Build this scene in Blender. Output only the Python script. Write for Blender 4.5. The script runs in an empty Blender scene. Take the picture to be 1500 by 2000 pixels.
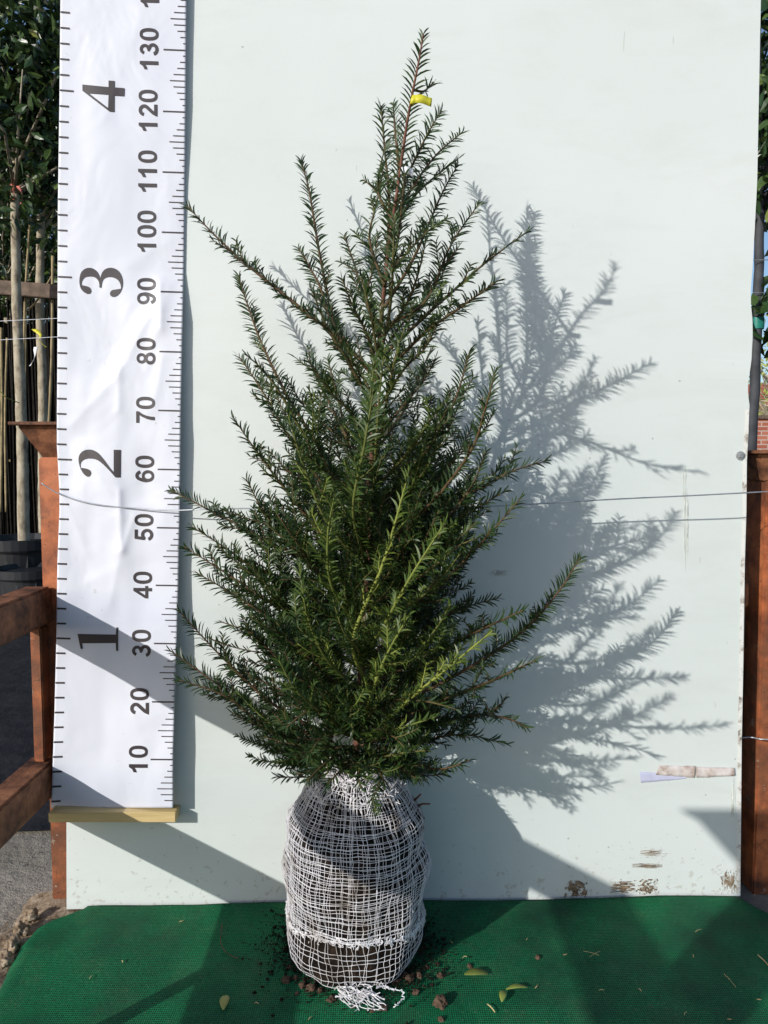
import bpy, bmesh, math, random
import numpy as np
from mathutils import Vector, noise, Matrix
from mathutils.geometry import tessellate_polygon
random.seed(7); rng = np.random.default_rng(7)
R = math.radians
scene = bpy.context.scene
COL = scene.collection
# ---------------------------------------------------------------- camera, sky, sun
PITCH = R(4); F = 1444.0; D = 1.23; H = 0.759
cam_d = bpy.data.cameras.new("camera"); cam = bpy.data.objects.new("camera", cam_d); COL.objects.link(cam)
cam.location = (0, -D, H); cam.rotation_euler = (R(90) - PITCH, 0, 0)
cam_d.sensor_fit = 'VERTICAL'; cam_d.angle = 2 * math.atan(1000 / F); cam_d.clip_start = .02; cam_d.clip_end = 2000
scene.camera = cam
SUN = Vector((1.0, .98, -0.543)).normalized()
w = bpy.data.worlds.new("World"); scene.world = w; w.use_nodes = True
nt = w.node_tree; bg = nt.nodes['Background']
sky = nt.nodes.new('ShaderNodeTexSky'); sky.sky_type = 'NISHITA'; sky.sun_disc = False
sky.sun_elevation = math.asin(-SUN.z)
sky.sun_rotation = math.atan2(-SUN.x, -SUN.y)
sky.air_density = 1.0; sky.dust_density = 1.0; sky.ozone_density = 2.6
nt.links.new(sky.outputs[0], bg.inputs[0]); bg.inputs[1].default_value = 0.125
ld = bpy.data.lights.new("sun", 'SUN'); ld.energy = 3.7; ld.angle = R(.53); ld.color = (1, .965, .91)
lo = bpy.data.objects.new("sun", ld); COL.objects.link(lo)
lo.rotation_euler = SUN.to_track_quat('-Z', 'Y').to_euler()
scene.view_settings.view_transform = 'Standard'; scene.view_settings.look = 'None'
scene.view_settings.exposure = 0.09; scene.view_settings.gamma = 1
scene.render.resolution_x = 768; scene.render.resolution_y = 1024

# ---------------------------------------------------------------- measuring helpers (photo position + real depth -> metres)
CAM = Vector((0, -D, H))
def ray(px, py):
    u = px - 750; v = 1000 - py
    return Vector((u, F * math.cos(PITCH) + v * math.sin(PITCH), -F * math.sin(PITCH) + v * math.cos(PITCH)))
YAW = R(1.5); LEAN = R(1.3)
BN = Vector((math.sin(YAW) * math.cos(LEAN), -math.cos(YAW) * math.cos(LEAN), math.sin(LEAN)))
def bp(px, py, off=0.0):            # point `off` metres in front of the board's face
    r = ray(px, py); return CAM + r * ((off - BN.dot(CAM)) / BN.dot(r))
def yp(px, py, Y):                  # point on the upright plane y = Y
    r = ray(px, py); return CAM + r * ((Y + D) / r.y)
def fp(px, py, z=0.0):              # point on the level z
    r = ray(px, py); return CAM + r * ((z - H) / r.z)
# ---------------------------------------------------------------- material helpers
def new_mat(name, rough=.6, spec=.5):
    m = bpy.data.materials.new(name); m.use_nodes = True
    n = m.node_tree.nodes; b = n['Principled BSDF']
    b.inputs['Roughness'].default_value = rough; b.inputs['Specular IOR Level'].default_value = spec
    return m, m.node_tree, b
def nd(t, typ, **kw):
    n = t.nodes.new(typ)
    for k, v in kw.items():
        if k.startswith('i_'):
            key = k[2:].replace('_', ' ')
            n.inputs[int(key) if key.isdigit() else key].default_value = v
        else: setattr(n, k, v)
    return n
def coords(t, scale=(1, 1, 1), kind='Object'):
    c = nd(t, 'ShaderNodeTexCoord'); m = nd(t, 'ShaderNodeMapping'); m.inputs['Scale'].default_value = scale
    t.links.new(c.outputs[kind], m.inputs[0]); return m.outputs[0]
def noisef(t, vec, scale, detail=4, rough=.55, dist=0):
    n = nd(t, 'ShaderNodeTexNoise', i_Scale=scale, i_Detail=detail, i_Roughness=rough, i_Distortion=dist)
    t.links.new(vec, n.inputs['Vector']); return n.outputs['Fac']
def ramp(t, fac, stops):
    r = nd(t, 'ShaderNodeValToRGB'); e = r.color_ramp.elements
    while len(e) < len(stops): e.new(.5)
    for k, (p, c) in enumerate(stops):
        e[k].position = p; e[k].color = (*c, 1) if len(c) == 3 else c
    t.links.new(fac, r.inputs[0]); return r.outputs[0]
def mix(t, fac, a, b, mode='MIX'):
    m = nd(t, 'ShaderNodeMix', data_type='RGBA', blend_type=mode)
    for s, i in ((fac, 0), (a, 6), (b, 7)):
        if isinstance(s, (int, float)): m.inputs[i].default_value = s
        elif isinstance(s, tuple): m.inputs[i].default_value = (*s, 1)
        else: t.links.new(s, m.inputs[i])
    return m.outputs[2]
def mth(t, op, a, b=None):
    m = nd(t, 'ShaderNodeMath', operation=op)
    for s, i in ((a, 0), (b, 1)):
        if s is None: continue
        if isinstance(s, (int, float)): m.inputs[i].default_value = s
        else: t.links.new(s, m.inputs[i])
    return m.outputs[0]
def bump(t, b, h, strength=.3, dist=.01):
    n = nd(t, 'ShaderNodeBump', i_Strength=strength, i_Distance=dist)
    t.links.new(h, n.inputs['Height']); t.links.new(n.outputs[0], b.inputs['Normal'])
def simple(name, col, rough=.6, spec=.5, var=.25, scale=30, bstr=.15):
    m, t, b = new_mat(name, rough, spec)
    f = noisef(t, coords(t), scale)
    lo_ = tuple(c * (1 - var) for c in col); hi = tuple(min(1, c * (1 + var)) for c in col)
    t.links.new(ramp(t, f, [(.3, lo_), (.7, hi)]), b.inputs['Base Color'])
    if bstr: bump(t, b, f, bstr, .002)
    return m
M = {}
# board: pale green-grey laminate with scuffs
m, t, b = new_mat('board_laminate', .42, .35); c = coords(t)
base = ramp(t, noisef(t, c, 2.2, 2), [(.3, (.635, .685, .665)), (.7, (.68, .72, .705))])
v = nd(t, 'ShaderNodeTexVoronoi', feature='F1', i_Scale=30); t.links.new(c, v.inputs['Vector'])
wn = noisef(t, c, 210, 2)
dots = mth(t, 'LESS_THAN', mth(t, 'ADD', v.outputs['Distance'], mth(t, 'MULTIPLY', wn, .13)), .12)
gate = mth(t, 'GREATER_THAN', noisef(t, c, 3.1, 3), .53)
base = mix(t, mth(t, 'MULTIPLY', mth(t, 'MULTIPLY', dots, gate), .7), base, (.33, .35, .33))
c2 = coords(t, (95, 1, 14)); s = mth(t, 'GREATER_THAN', noisef(t, c2, 1, 2), .735)
s = mth(t, 'MULTIPLY', s, mth(t, 'GREATER_THAN', noisef(t, c, 6, 2), .5))
base = mix(t, mth(t, 'MULTIPLY', s, .42), base, (.40, .40, .36))
c3 = coords(t, (12, 1, 80)); s = mth(t, 'GREATER_THAN', noisef(t, c3, 1, 3), .75)
base = mix(t, mth(t, 'MULTIPLY', s, .22), base, (.42, .40, .36))
zz = nd(t, 'ShaderNodeSeparateXYZ'); t.links.new(c, zz.inputs[0])
low = nd(t, 'ShaderNodeMapRange'); t.links.new(zz.outputs[2], low.inputs[0]); low.inputs[1].default_value = .0; low.inputs[2].default_value = .22; low.inputs[3].default_value = .17; low.inputs[4].default_value = 0
spl = mth(t, 'GREATER_THAN', mth(t, 'ADD', noisef(t, c, 85, 4, .65), low.outputs[0]), .755)
base = mix(t, mth(t, 'MULTIPLY', spl, .38), base, (.36, .32, .26))
smear = ramp(t, noisef(t, coords(t, (3, 1, 9)), 1.6, 5, .7, .4), [(.5, (0, 0, 0)), (.75, (.22, .22, .22))])
base = mix(t, smear, base, (.50, .51, .46))
base = mix(t, mth(t, 'MULTIPLY', mth(t, 'GREATER_THAN', noisef(t, coords(t, (300, 1, 30)), 1, 2), .78), .5), base, (.36, .35, .31))
t.links.new(base, b.inputs['Base Color']); bump(t, b, noisef(t, c, 5, 3), .12, .01); M['board'] = m
m, t, b = new_mat('board_edge', .7); c = coords(t)
t.links.new(ramp(t, noisef(t, c, 45, 5, .7), [(.33, (.2, .17, .14)), (.42, (.55, .52, .47)), (.5, (.74, .74, .7))]), b.inputs['Base Color']); M['board_edge'] = m
# vinyl banner
m, t, b = new_mat('banner_vinyl', .38, .4); c = coords(t)
base = ramp(t, noisef(t, c, 4, 3), [(.3, (.635, .655, .735)), (.7, (.68, .695, .765))])
sm = mth(t, 'MULTIPLY', mth(t, 'GREATER_THAN', noisef(t, c, 75, 3), .69), mth(t, 'GREATER_THAN', noisef(t, c, 9, 2), .56))
base = mix(t, mth(t, 'MULTIPLY', sm, .4), base, (.45, .43, .42))
t.links.new(base, b.inputs['Base Color']); bump(t, b, noisef(t, c, 7, 3, .5, .6), .35, .012); M['banner'] = m
M['ink'] = simple('printed_ink', (.040, .032, .036), .45, .4, .06, 8, 0)
# batten
m, t, b = new_mat('pine_wood', .55); c = coords(t, (3, 60, 60))
f = noisef(t, c, 2.2, 4, .6, .5)
t.links.new(ramp(t, f, [(.3, (.50, .36, .15)), (.55, (.66, .50, .24)), (.75, (.58, .42, .18))]), b.inputs['Base Color']); bump(t, b, f, .2, .002); M['pine'] = m
# woven shade mat
m, t, b = new_mat('woven_mat', .72, .22); c = coords(t)
sep = nd(t, 'ShaderNodeSeparateXYZ')
wob = nd(t, 'ShaderNodeTexNoise', i_Scale=5, i_Detail=2); t.links.new(c, wob.inputs['Vector'])
va = nd(t, 'ShaderNodeVectorMath', operation='SCALE'); va.inputs['Scale'].default_value = .010; t.links.new(wob.outputs['Color'], va.inputs[0])
vb = nd(t, 'ShaderNodeVectorMath', operation='ADD'); t.links.new(c, vb.inputs[0]); t.links.new(va.outputs[0], vb.inputs[1]); t.links.new(vb.outputs[0], sep.inputs[0])
def strand(ax, pitch):
    return mth(t, 'ABSOLUTE', mth(t, 'SINE', mth(t, 'MULTIPLY', sep.outputs[ax], math.pi / pitch)))
sx = strand(0, .0030); sy = strand(1, .0037)
hgt = mth(t, 'MAXIMUM', mth(t, 'POWER', sx, 2.0), mth(t, 'POWER', sy, 1.6))
hgt = mth(t, 'MULTIPLY', hgt, mth(t, 'ADD', .55, mth(t, 'MULTIPLY', noisef(t, c, 260, 2), .9)))
base = ramp(t, hgt, [(.25, (.0004, .010, .004)), (.62, (.002, .10, .034)), (1.0, (.007, .21, .078))])
dust = ramp(t, noisef(t, c, 14, 5, .65), [(.48, (0, 0, 0)), (.72, (.50, .50, .50))])
spk = mth(t, 'GREATER_THAN', noisef(t, c, 330, 1), .71)
base = mix(t, mth(t, 'MULTIPLY', dust, mth(t, 'ADD', .25, mth(t, 'MULTIPLY', spk, .75))), base, (.19, .17, .11))
base = mix(t, mth(t, 'MULTIPLY', spk, .16), base, (.45, .5, .3))
base = mix(t, ramp(t, noisef(t, c, 5.5, 4, .6), [(.42, (0, 0, 0)), (.7, (.75, .75, .75))]), base, (.006, .03, .018))
t.links.new(base, b.inputs['Base Color']); bump(t, b, hgt, .6, .0015); M['mat'] = m
# soil
m, t, b = new_mat('soil', .95, .15); c = coords(t)
f = noisef(t, c, 38, 6, .7)
base = ramp(t, f, [(.3, (.005, .0035, .003)), (.52, (.015, .010, .007)), (.68, (.045, .028, .019)), (.82, (.13, .085, .06))])
t.links.new(base, b.inputs['Base Color']); bump(t, b, noisef(t, c, 120, 5, .7), .9, .006); M['soil'] = m
M['drip'] = simple('grey_grime', (.59, .61, .56), .8, .1, .25, 60, .1)
M['clod'] = simple('dry_clod', (.10, .065, .045), .95, .1, .5, 90, .8)
m, t, b = new_mat('dried_mud', .95, .1); c = coords(t)
t.links.new(ramp(t, noisef(t, c, 60, 5, .7), [(.35, (.13, .09, .055)), (.52, (.28, .21, .145)), (.7, (.46, .39, .30))]), b.inputs['Base Color'])
bump(t, b, noisef(t, c, 150, 4), .7, .004); M['mud'] = m
# netting
m, t, b = new_mat('cotton_net', .85, .2); c = coords(t)
t.links.new(ramp(t, noisef(t, c, 16, 5, .7), [(.30, (.20, .15, .11)), (.40, (.60, .56, .54)), (.5, (.84, .82, .84))]), b.inputs['Base Color']); M['net'] = m
M['wire'] = simple('galvanised_wire', (.38, .40, .43), .35, .6, .2, 60, 0); M['wire'].node_tree.nodes['Principled BSDF'].inputs['Metallic'].default_value = .6
M['steel'] = simple('bolt_steel', (.42, .42, .42), .35, .6, .3, 90, .2); M['steel'].node_tree.nodes['Principled BSDF'].inputs['Metallic'].default_value = .7
# rusty painted rack
m, t, b = new_mat('rusty_orange_paint', .55, .4); c = coords(t)
f = noisef(t, c, 17, 6, .65)
paint = ramp(t, f, [(.3, (.07, .028, .016)), (.45, (.27, .08, .032)), (.6, (.48, .15, .055)), (.8, (.28, .11, .06))])
v = nd(t, 'ShaderNodeTexVoronoi', feature='DISTANCE_TO_EDGE', i_Scale=44); 
cc = nd(t, 'ShaderNodeVectorMath', operation='ADD'); wn2 = nd(t, 'ShaderNodeTexNoise', i_Scale=11, i_Detail=3); t.links.new(c, wn2.inputs['Vector'])
sc = nd(t, 'ShaderNodeVectorMath', operation='SCALE'); sc.inputs['Scale'].default_value = .1; t.links.new(wn2.outputs['Color'], sc.inputs[0])
t.links.new(c, cc.inputs[0]); t.links.new(sc.outputs[0], cc.inputs[1]); t.links.new(cc.outputs[0], v.inputs['Vector'])
crk = mth(t, 'MULTIPLY', mth(t, 'LESS_THAN', v.outputs['Distance'], .013), mth(t, 'GREATER_THAN', noisef(t, c, 13, 2), .53))
base = mix(t, mth(t, 'MULTIPLY', crk, .75), paint, (.07, .03, .02))
pit = mth(t, 'GREATER_THAN', noisef(t, c, 130, 2), .70)
base = mix(t, mth(t, 'MULTIPLY', pit, .8), base, (.045, .02, .014))
big = ramp(t, noisef(t, c, 6.5, 6, .75), [(.46, (0, 0, 0)), (.58, (.85, .85, .85))])
base = mix(t, mth(t, 'MULTIPLY', big, .7), base, (.10, .05, .03))
chip = mth(t, 'GREATER_THAN', noisef(t, c, 28, 4, .7), .66)
base = mix(t, mth(t, 'MULTIPLY', chip, .7), base, (.30, .24, .19))
t.links.new(base, b.inputs['Base Color']); bump(t, b, f, .5, .003); M['rack'] = m
m, t, b = new_mat('rusty_brown_steel', .7, .3); c = coords(t)
t.links.new(ramp(t, noisef(t, c, 22, 6, .7), [(.35, (.045, .022, .015)), (.5, (.18, .075, .038)), (.66, (.32, .14, .07)), (.82, (.26, .19, .14))]), b.inputs['Base Color'])
bump(t, b, noisef(t, c, 70, 4), .5, .003); M['rust'] = m
# ground
m, t, b = new_mat('trodden_ground', .95, .1); c = coords(t)
f = noisef(t, c, 3.5, 8, .68)
g = ramp(t, f, [(.3, (.17, .15, .12)), (.5, (.28, .25, .205)), (.7, (.37, .335, .28))])
st = noisef(t, coords(t, (140, 40, 60)), 1, 3); g = mix(t, mth(t, 'MULTIPLY', mth(t, 'GREATER_THAN', st, .62), .35), g, (.38, .35, .3))
g = mix(t, mth(t, 'MULTIPLY', mth(t, 'LESS_THAN', noisef(t, c, 55, 3), .33), .6), g, (.05, .042, .035))
t.links.new(g, b.inputs['Base Color']); bump(t, b, noisef(t, c, 42, 6, .7), .8, .012); M['ground'] = m
m, t, b = new_mat('weed_fabric', .75, .3); c = coords(t)
t.links.new(ramp(t, noisef(t, coords(t, (1, 6, 1)), 3, 5), [(.3, (.008, .009, .012)), (.7, (.022, .022, .025))]), b.inputs['Base Color'])
bump(t, b, noisef(t, c, 14, 4), .6, .02); M['fabric'] = m
# foliage: tint attribute drives leaf age
def leafmat(name, stops, rough, spec, trans=.0):
    m, t, b = new_mat(name, rough, spec)
    a = nd(t, 'ShaderNodeAttribute', attribute_name='tint')
    n1 = noisef(t, coords(t), 60, 2)
    f = mth(t, 'ADD', a.outputs['Fac'], mth(t, 'MULTIPLY', mth(t, 'SUBTRACT', n1, .5), .35))
    col = ramp(t, f, stops); t.links.new(col, b.inputs['Base Color'])
    if trans:
        tr = nd(t, 'ShaderNodeBsdfTranslucent'); t.links.new(col, tr.inputs[0])
        mx = nd(t, 'ShaderNodeMixShader'); mx.inputs[0].default_value = trans
        o = [n for n in t.nodes if n.type == 'OUTPUT_MATERIAL'][0]
        t.links.new(b.outputs[0], mx.inputs[1]); t.links.new(tr.outputs[0], mx.inputs[2]); t.links.new(mx.outputs[0], o.inputs[0])
    return m
M['needle'] = leafmat('yew_needle', [(0, (.018, .042, .015)), (.4, (.036, .072, .016)), (.7, (.072, .115, .019)), (1, (.125, .16, .026))], .45, .45, .18)
M['twig'] = leafmat('yew_twig', [(0, (.10, .052, .03)), (.25, (.095, .065, .03)), (.6, (.12, .15, .035)), (1, (.27, .29, .06))], .7, .2)
M['bark'] = simple('yew_bark', (.16, .075, .052), .85, .2, .45, 90, .6)
M['laurel'] = leafmat('laurel_leaf', [(0, (.010, .024, .010)), (.45, (.028, .062, .016)), (.8, (.09, .14, .03)), (1, (.20, .22, .05))], .35, .5, .12)
m, t, b = new_mat('grey_bark', .85, .2); c = coords(t, (1, 1, .5))
t.links.new(ramp(t, noisef(t, c, 30, 5, .65), [(.3, (.15, .115, .08)), (.5, (.37, .32, .235)), (.72, (.50, .45, .35))]), b.inputs['Base Color'])
bump(t, b, noisef(t, c, 55, 4), .5, .004); M['greybark'] = m
M['cane'] = simple('bamboo', (.30, .23, .12), .6, .3, .4, 14, 0)
M['reed'] = simple('old_reed', (.011, .009, .007), .8, .15, .7, 40, 0)
M['pot'] = simple('black_plastic', (.014, .016, .02), .5, .4, .3, 9, .1)
M['beam'] = simple('weathered_wood', (.15, .11, .085), .85, .2, .4, 25, .4)
M['yellow'] = simple('yellow_plastic', (.62, .58, .045), .4, .4, .15, 90, .1)
M['white'] = simple('white_plastic', (.75, .76, .8), .4, .4, .08, 60, 0)
M['coral'] = simple('coral_ribbon', (.55, .16, .12), .5, .3, .3, 60, 0)
M['teal'] = simple('teal_tape', (.02, .2, .16), .45, .3, .2, 60, 0)
M['darkpost'] = simple('dark_stake', (.05, .052, .058), .7, .3, .35, 18, .3)
M['leafdead'] = leafmat('fallen_leaf', [(0, (.14, .17, .04)), (.5, (.25, .3, .06)), (1, (.42, .36, .12))], .5, .4)
M['straw'] = simple('straw', (.52, .40, .2), .7, .2, .25, 80, 0)
m, t, b = new_mat('stained_tape', .35, .45); c = coords(t)
t.links.new(ramp(t, noisef(t, c, 34, 4, .6), [(.35, (.30, .20, .15)), (.5, (.62, .54, .50)), (.65, (.74, .68, .66)), (.8, (.45, .33, .26))]), b.inputs['Base Color'])
bump(t, b, noisef(t, c, 40, 3), .5, .004); M['tape'] = m
M['lilac'] = simple('lilac_residue', (.55, .56, .72), .5, .3, .08, 60, 0)
m, t, b = new_mat('red_brick', .85, .2); c = coords(t, (1, 1, 1))
br = nd(t, 'ShaderNodeTexBrick'); br.inputs['Scale'].default_value = 1; br.inputs['Brick Width'].default_value = .24; br.inputs['Row Height'].default_value = .08
br.inputs['Mortar Size'].default_value = .009; br.inputs['Color1'].default_value = (.36, .11, .07, 1); br.inputs['Color2'].default_value = (.46, .17, .11, 1); br.inputs['Mortar'].default_value = (.5, .42, .36, 1)
cx = nd(t, 'ShaderNodeCombineXYZ'); sp = nd(t, 'ShaderNodeSeparateXYZ'); t.links.new(c, sp.inputs[0]); t.links.new(sp.outputs[0], cx.inputs[0]); t.links.new(sp.outputs[2], cx.inputs[1])
t.links.new(cx.outputs[0], br.inputs['Vector']); t.links.new(br.outputs[0], b.inputs['Base Color']); M['brick'] = m
M['rooftile'] = simple('roof_tiles', (.33, .12, .08), .8, .2, .25, 3, .2)
M['render'] = simple('house_render', (.42, .2, .15), .85, .2, .1, 2, 0)
M['glass'] = simple('window_glass', (.05, .06, .07), .15, .6, .1, 2, 0)

# ---------------------------------------------------------------- object helpers
def link(name, me, mat=None, parent=None):
    o = bpy.data.objects.new(name, me); COL.objects.link(o)
    if mat is not None:
        for mm in (mat if isinstance(mat, list) else [mat]): me.materials.append(mm)
    if parent: o.parent = parent
    return o
def tag(o, label=None, cat=None, group=None, kind=None):
    if label: o['label'] = label
    if cat: o['category'] = cat
    if group: o['group'] = group
    if kind: o['kind'] = kind
    return o
def empty(name, loc=(0, 0, 0)):
    o = bpy.data.objects.new(name, None); COL.objects.link(o); o.location = loc; o.empty_display_size = .05; return o
def pin(o, root):                    # parent while the child's mesh stays in world coordinates
    o.parent = root; o.matrix_parent_inverse = Matrix.Translation(root.location).inverted(); return o
class MB:
    def __init__(s): s.v = []; s.f = []; s.mi = []; s.t = []
    def add(s, vs, fs, mi=0, tint=0.0):
        n = len(s.v); s.v += [tuple(p) for p in vs]; s.f += [tuple(i + n for i in f) for f in fs]; s.mi += [mi] * len(fs); s.t += [tint] * len(vs)
    def box(s, lo, hi, mi=0):
        x0, y0, z0 = lo; x1, y1, z1 = hi
        s.add([(x0,y0,z0),(x1,y0,z0),(x1,y1,z0),(x0,y1,z0),(x0,y0,z1),(x1,y0,z1),(x1,y1,z1),(x0,y1,z1)],
              [(0,3,2,1),(4,5,6,7),(0,1,5,4),(1,2,6,5),(2,3,7,6),(3,0,4,7)], mi)
    def hexa(s, bottom, top, mi=0):
        s.add(list(bottom) + list(top), [(0,3,2,1),(4,5,6,7),(0,1,5,4),(1,2,6,5),(2,3,7,6),(3,0,4,7)], mi)
    def tube(s, pts, r, n=6, mi=0, tint=0.0, cap=True):
        pts = [Vector(p) for p in pts]; K = len(pts)
        if K < 2: return
        rs = r if isinstance(r, (list, tuple)) else [r] * K
        T = [(pts[min(i + 1, K - 1)] - pts[max(i - 1, 0)]).normalized() for i in range(K)]
        a = T[0].orthogonal().normalized(); vs = []
        for i in range(K):
            a = (a - T[i] * a.dot(T[i])).normalized(); bb = T[i].cross(a)
            for k in range(n):
                q = 2 * math.pi * k / n; vs.append(pts[i] + (a * math.cos(q) + bb * math.sin(q)) * rs[i])
        fs = [(i*n+k, i*n+(k+1) % n, (i+1)*n+(k+1) % n, (i+1)*n+k) for i in range(K-1) for k in range(n)]
        if cap: fs += [tuple(range(n))[::-1], tuple((K-1)*n+k for k in range(n))]
        s.add(vs, fs, mi, tint)
    def lathe(s, prof, n=32, c=(0, 0), mi=0):
        vs = [(c[0] + r * math.cos(2*math.pi*k/n), c[1] + r * math.sin(2*math.pi*k/n), z) for r, z in prof for k in range(n)]
        fs = [(i*n+k, i*n+(k+1) % n, (i+1)*n+(k+1) % n, (i+1)*n+k) for i in range(len(prof)-1) for k in range(n)]
        s.add(vs, fs, mi)
    def build(s, name, mat, parent=None, smooth=False, tint=False, bevel=0):
        me = bpy.data.meshes.new(name); me.from_pydata(s.v, [], s.f); me.update()
        me.polygons.foreach_set('material_index', s.mi)
        if smooth: me.polygons.foreach_set('use_smooth', [True] * len(s.f))
        if tint: me.attributes.new('tint', 'FLOAT', 'POINT').data.foreach_set('value', s.t)
        o = link(name, me, mat)
        if bevel:
            bm = bmesh.new(); bm.from_mesh(me)
            bmesh.ops.bevel(bm, geom=bm.edges[:], offset=bevel, segments=2, affect='EDGES', clamp_overlap=True); bm.to_mesh(me); bm.free()
        if parent is not None: pin(o, parent)
        return o
def lerp(pts, x):                   # piecewise-linear table
    if x <= pts[0][0]: return pts[0][1]
    for (a, fa), (b_, fb) in zip(pts, pts[1:]):
        if x <= b_: return fa + (fb - fa) * (x - a) / (b_ - a)
    return pts[-1][1]
def spline(P, n):                   # Catmull-Rom through rows of P
    P = np.array(P, float)
    if len(P) == 2: return P[0] + (P[1] - P[0]) * np.linspace(0, 1, n)[:, None]
    Q = np.vstack([2*P[0]-P[1], P, 2*P[-1]-P[-2]]); m_ = len(P) - 1
    out = []
    for tt in np.linspace(0, m_, n):
        i = min(int(tt), m_-1); u = tt - i; a, b_, c_, d_ = Q[i:i+4]
        out.append(.5*((2*b_)+(-a+c_)*u+(2*a-5*b_+4*c_-d_)*u*u+(-a+3*b_-3*c_+d_)*u**3))
    return np.array(out)

# ================================================================ SETTING
GZ = -0.03
mb = MB(); mb.add([(-400, -60, GZ), (400, -60, GZ), (400, 700, GZ), (-400, 700, GZ)], [(0, 1, 2, 3)])
tag(mb.build('ground', M['ground']), kind='structure')
mb = MB(); N = 40
vs = [(-6 + 14 * i / N, (.36 + .10 * (-6 + 14 * i / N)) + (9 * j / N) + .05 * noise.noise((i * .4, 0, 0)), GZ + .006 + (.012 * noise.noise((i * .7, j * .7, 3)) + .012 if j else 0)) for j in range(N + 1) for i in range(N + 1)]
mb.add(vs, [(j*(N+1)+i, j*(N+1)+i+1, (j+1)*(N+1)+i+1, (j+1)*(N+1)+i) for j in range(N) for i in range(N)])
tag(mb.build('weed_fabric_ground', M['fabric'], smooth=True), kind='structure')

# ================================================================ BOARD
edge_px = [(-160,1490),(0,1486),(200,1482),(350,1479),(430,1475),(520,1470),(570,1466),(600,1467),(620,1470),(660,1470),(700,1468),(745,1461),(770,1461),(790,1464),(850,1462),(900,1459),(1000,1458),(1100,1455),(1300,1452),(1450,1449),(1756,1446)]
rows = []
ys = list(np.linspace(-160, 1756, 150))
for y in ys:
    xr = lerp(edge_px, y); bott = y
    rows.append([(130 - .002 * (1756 - y), y), (xr, y)])
mb = MB(); vs = []; TH = .010; NC = 14
for (a, b_) in rows:
    for k in range(NC + 1):
        px = a[0] + (b_[0] - a[0]) * k / NC; py = a[1]
        if py >= 1755: py = 1776 - 26 * (k / NC)
        p = bp(px, py, 0); dent = 0
        if k == NC: dent = .0012 * noise.noise((0, 0, py * .02)) if 350 < py < 900 else 0
        vs.append(p - BN * dent)
n0 = len(vs); vs += [v_ - BN * TH for v_ in vs]; W = NC + 1; L = len(rows)
fs = [(r*W+k, (r+1)*W+k, (r+1)*W+k+1, r*W+k+1) for r in range(L-1) for k in range(NC)]
fb = [tuple(n0 + i for i in f[::-1]) for f in fs]
fe = []
for r in range(L-1):
    fe.append((r*W+NC, (r+1)*W+NC, n0+(r+1)*W+NC, n0+r*W+NC)); fe.append((r*W, n0+r*W, n0+(r+1)*W, (r+1)*W))
for k in range(NC):
    fe.append((k, k+1, n0+k+1, n0+k)); q = (L-1)*W; fe.append((q+k, n0+q+k, n0+q+k+1, q+k+1))
mb.add(vs, fs + fb); 
mb.f += fe; mb.mi += [1] * len(fe)
board = mb.build('display_board', [M['board'], M['board_edge']])
tag(board, 'tall pale green-grey backing board with scuffs, standing upright behind the netted plant', 'board')
# chipped edging strip along the right edge
mb = MB(); pr = []
for y in np.linspace(800, 1745, 120):
    x = lerp(edge_px, y); wd = 8 + 2.5 * noise.noise((y * .05, 1, 0)) + 1.2 * noise.noise((y * .4, 5, 0))
    pr.append((bp(x - wd, y, .0012), bp(x - .4, y, .0012)))
vs = [p for q in pr for p in q]; mb.add(vs, [(2*i, 2*i+2, 2*i+3, 2*i+1) for i in range(len(pr)-1)])
pin(mb.build('edge_strip', M['board_edge']), board)
# bolt with washer
mb = MB(); c0 = bp(1446, 890, .0005)
def disc(mb, c, n_, r, h, seg=24, r2=None, mi=0):
    r2 = r2 or r; a = n_.orthogonal().normalized(); b_ = n_.cross(a); vs = []
    for rr, hh in ((r, 0), (r2, h), (r2 * .55, h), (0.0001, h * .95)):
        for k in range(seg):
            q = 2*math.pi*k/seg; vs.append(c + (a*math.cos(q)+b_*math.sin(q))*rr + n_*hh)
    mb.add(vs, [(i*seg+k, i*seg+(k+1) % seg, (i+1)*seg+(k+1) % seg, (i+1)*seg+k) for i in range(3) for k in range(seg)], mi)
disc(mb, c0, BN, .0078, .0018, 28, .0072)
scr = mb.build('bolt', M['steel'], board)
mb = MB(); disc(mb, c0 + BN * .0018, BN, .0042, .0030, 6, .0038); pin(mb.build('bolt_head', M['steel']), scr)
# mud splashes stuck on the board
def blob_patch(name, cx, cy, wx, wy, seed, mat, label, streak=(1, 1), thr=.12, h=.0022, group=None):
    mb = MB(); n = 84; g = {}
    for j in range(n + 1):
        for i in range(n + 1):
            u = i / n * 2 - 1; v_ = j / n * 2 - 1
            d = 1 - (u*u + v_*v_) ** .5
            q = d * .8 + 1.05 * noise.noise((u * 2.6 * streak[0] + seed, v_ * 2.6 * streak[1], seed)) + .55 * noise.noise((u * 6 * streak[0], v_ * 6 * streak[1], seed * 3)) + .45 * noise.noise((u * 15, v_ * 15, seed * 5))
            g[i, j] = (q, len(mb.v)); mb.v.append(tuple(bp(cx + u * wx, cy + v_ * wy, .0004 + max(0, min(h, (q - thr) * h * 1.6))))); mb.t.append(0)
    for j in range(n):
        for i in range(n):
            qs = [g[i, j], g[i+1, j], g[i+1, j+1], g[i, j+1]]
            if sum(q[0] for q in qs) / 4 > thr: mb.f.append((qs[0][1], qs[3][1], qs[2][1], qs[1][1])); mb.mi.append(0)
    return tag(mb.build(name, mat), label, 'mud', group)
blob_patch('mud_splat', 1125, 1737, 22, 17, 1.3, M['mud'], 'round brown mud splat low on the board, left of the wide smear')
blob_patch('mud_smear', 1216, 1733, 24, 12, 4.1, M['mud'], 'pale streaky mud smear at the foot of the board', (.6, 3))
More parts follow.
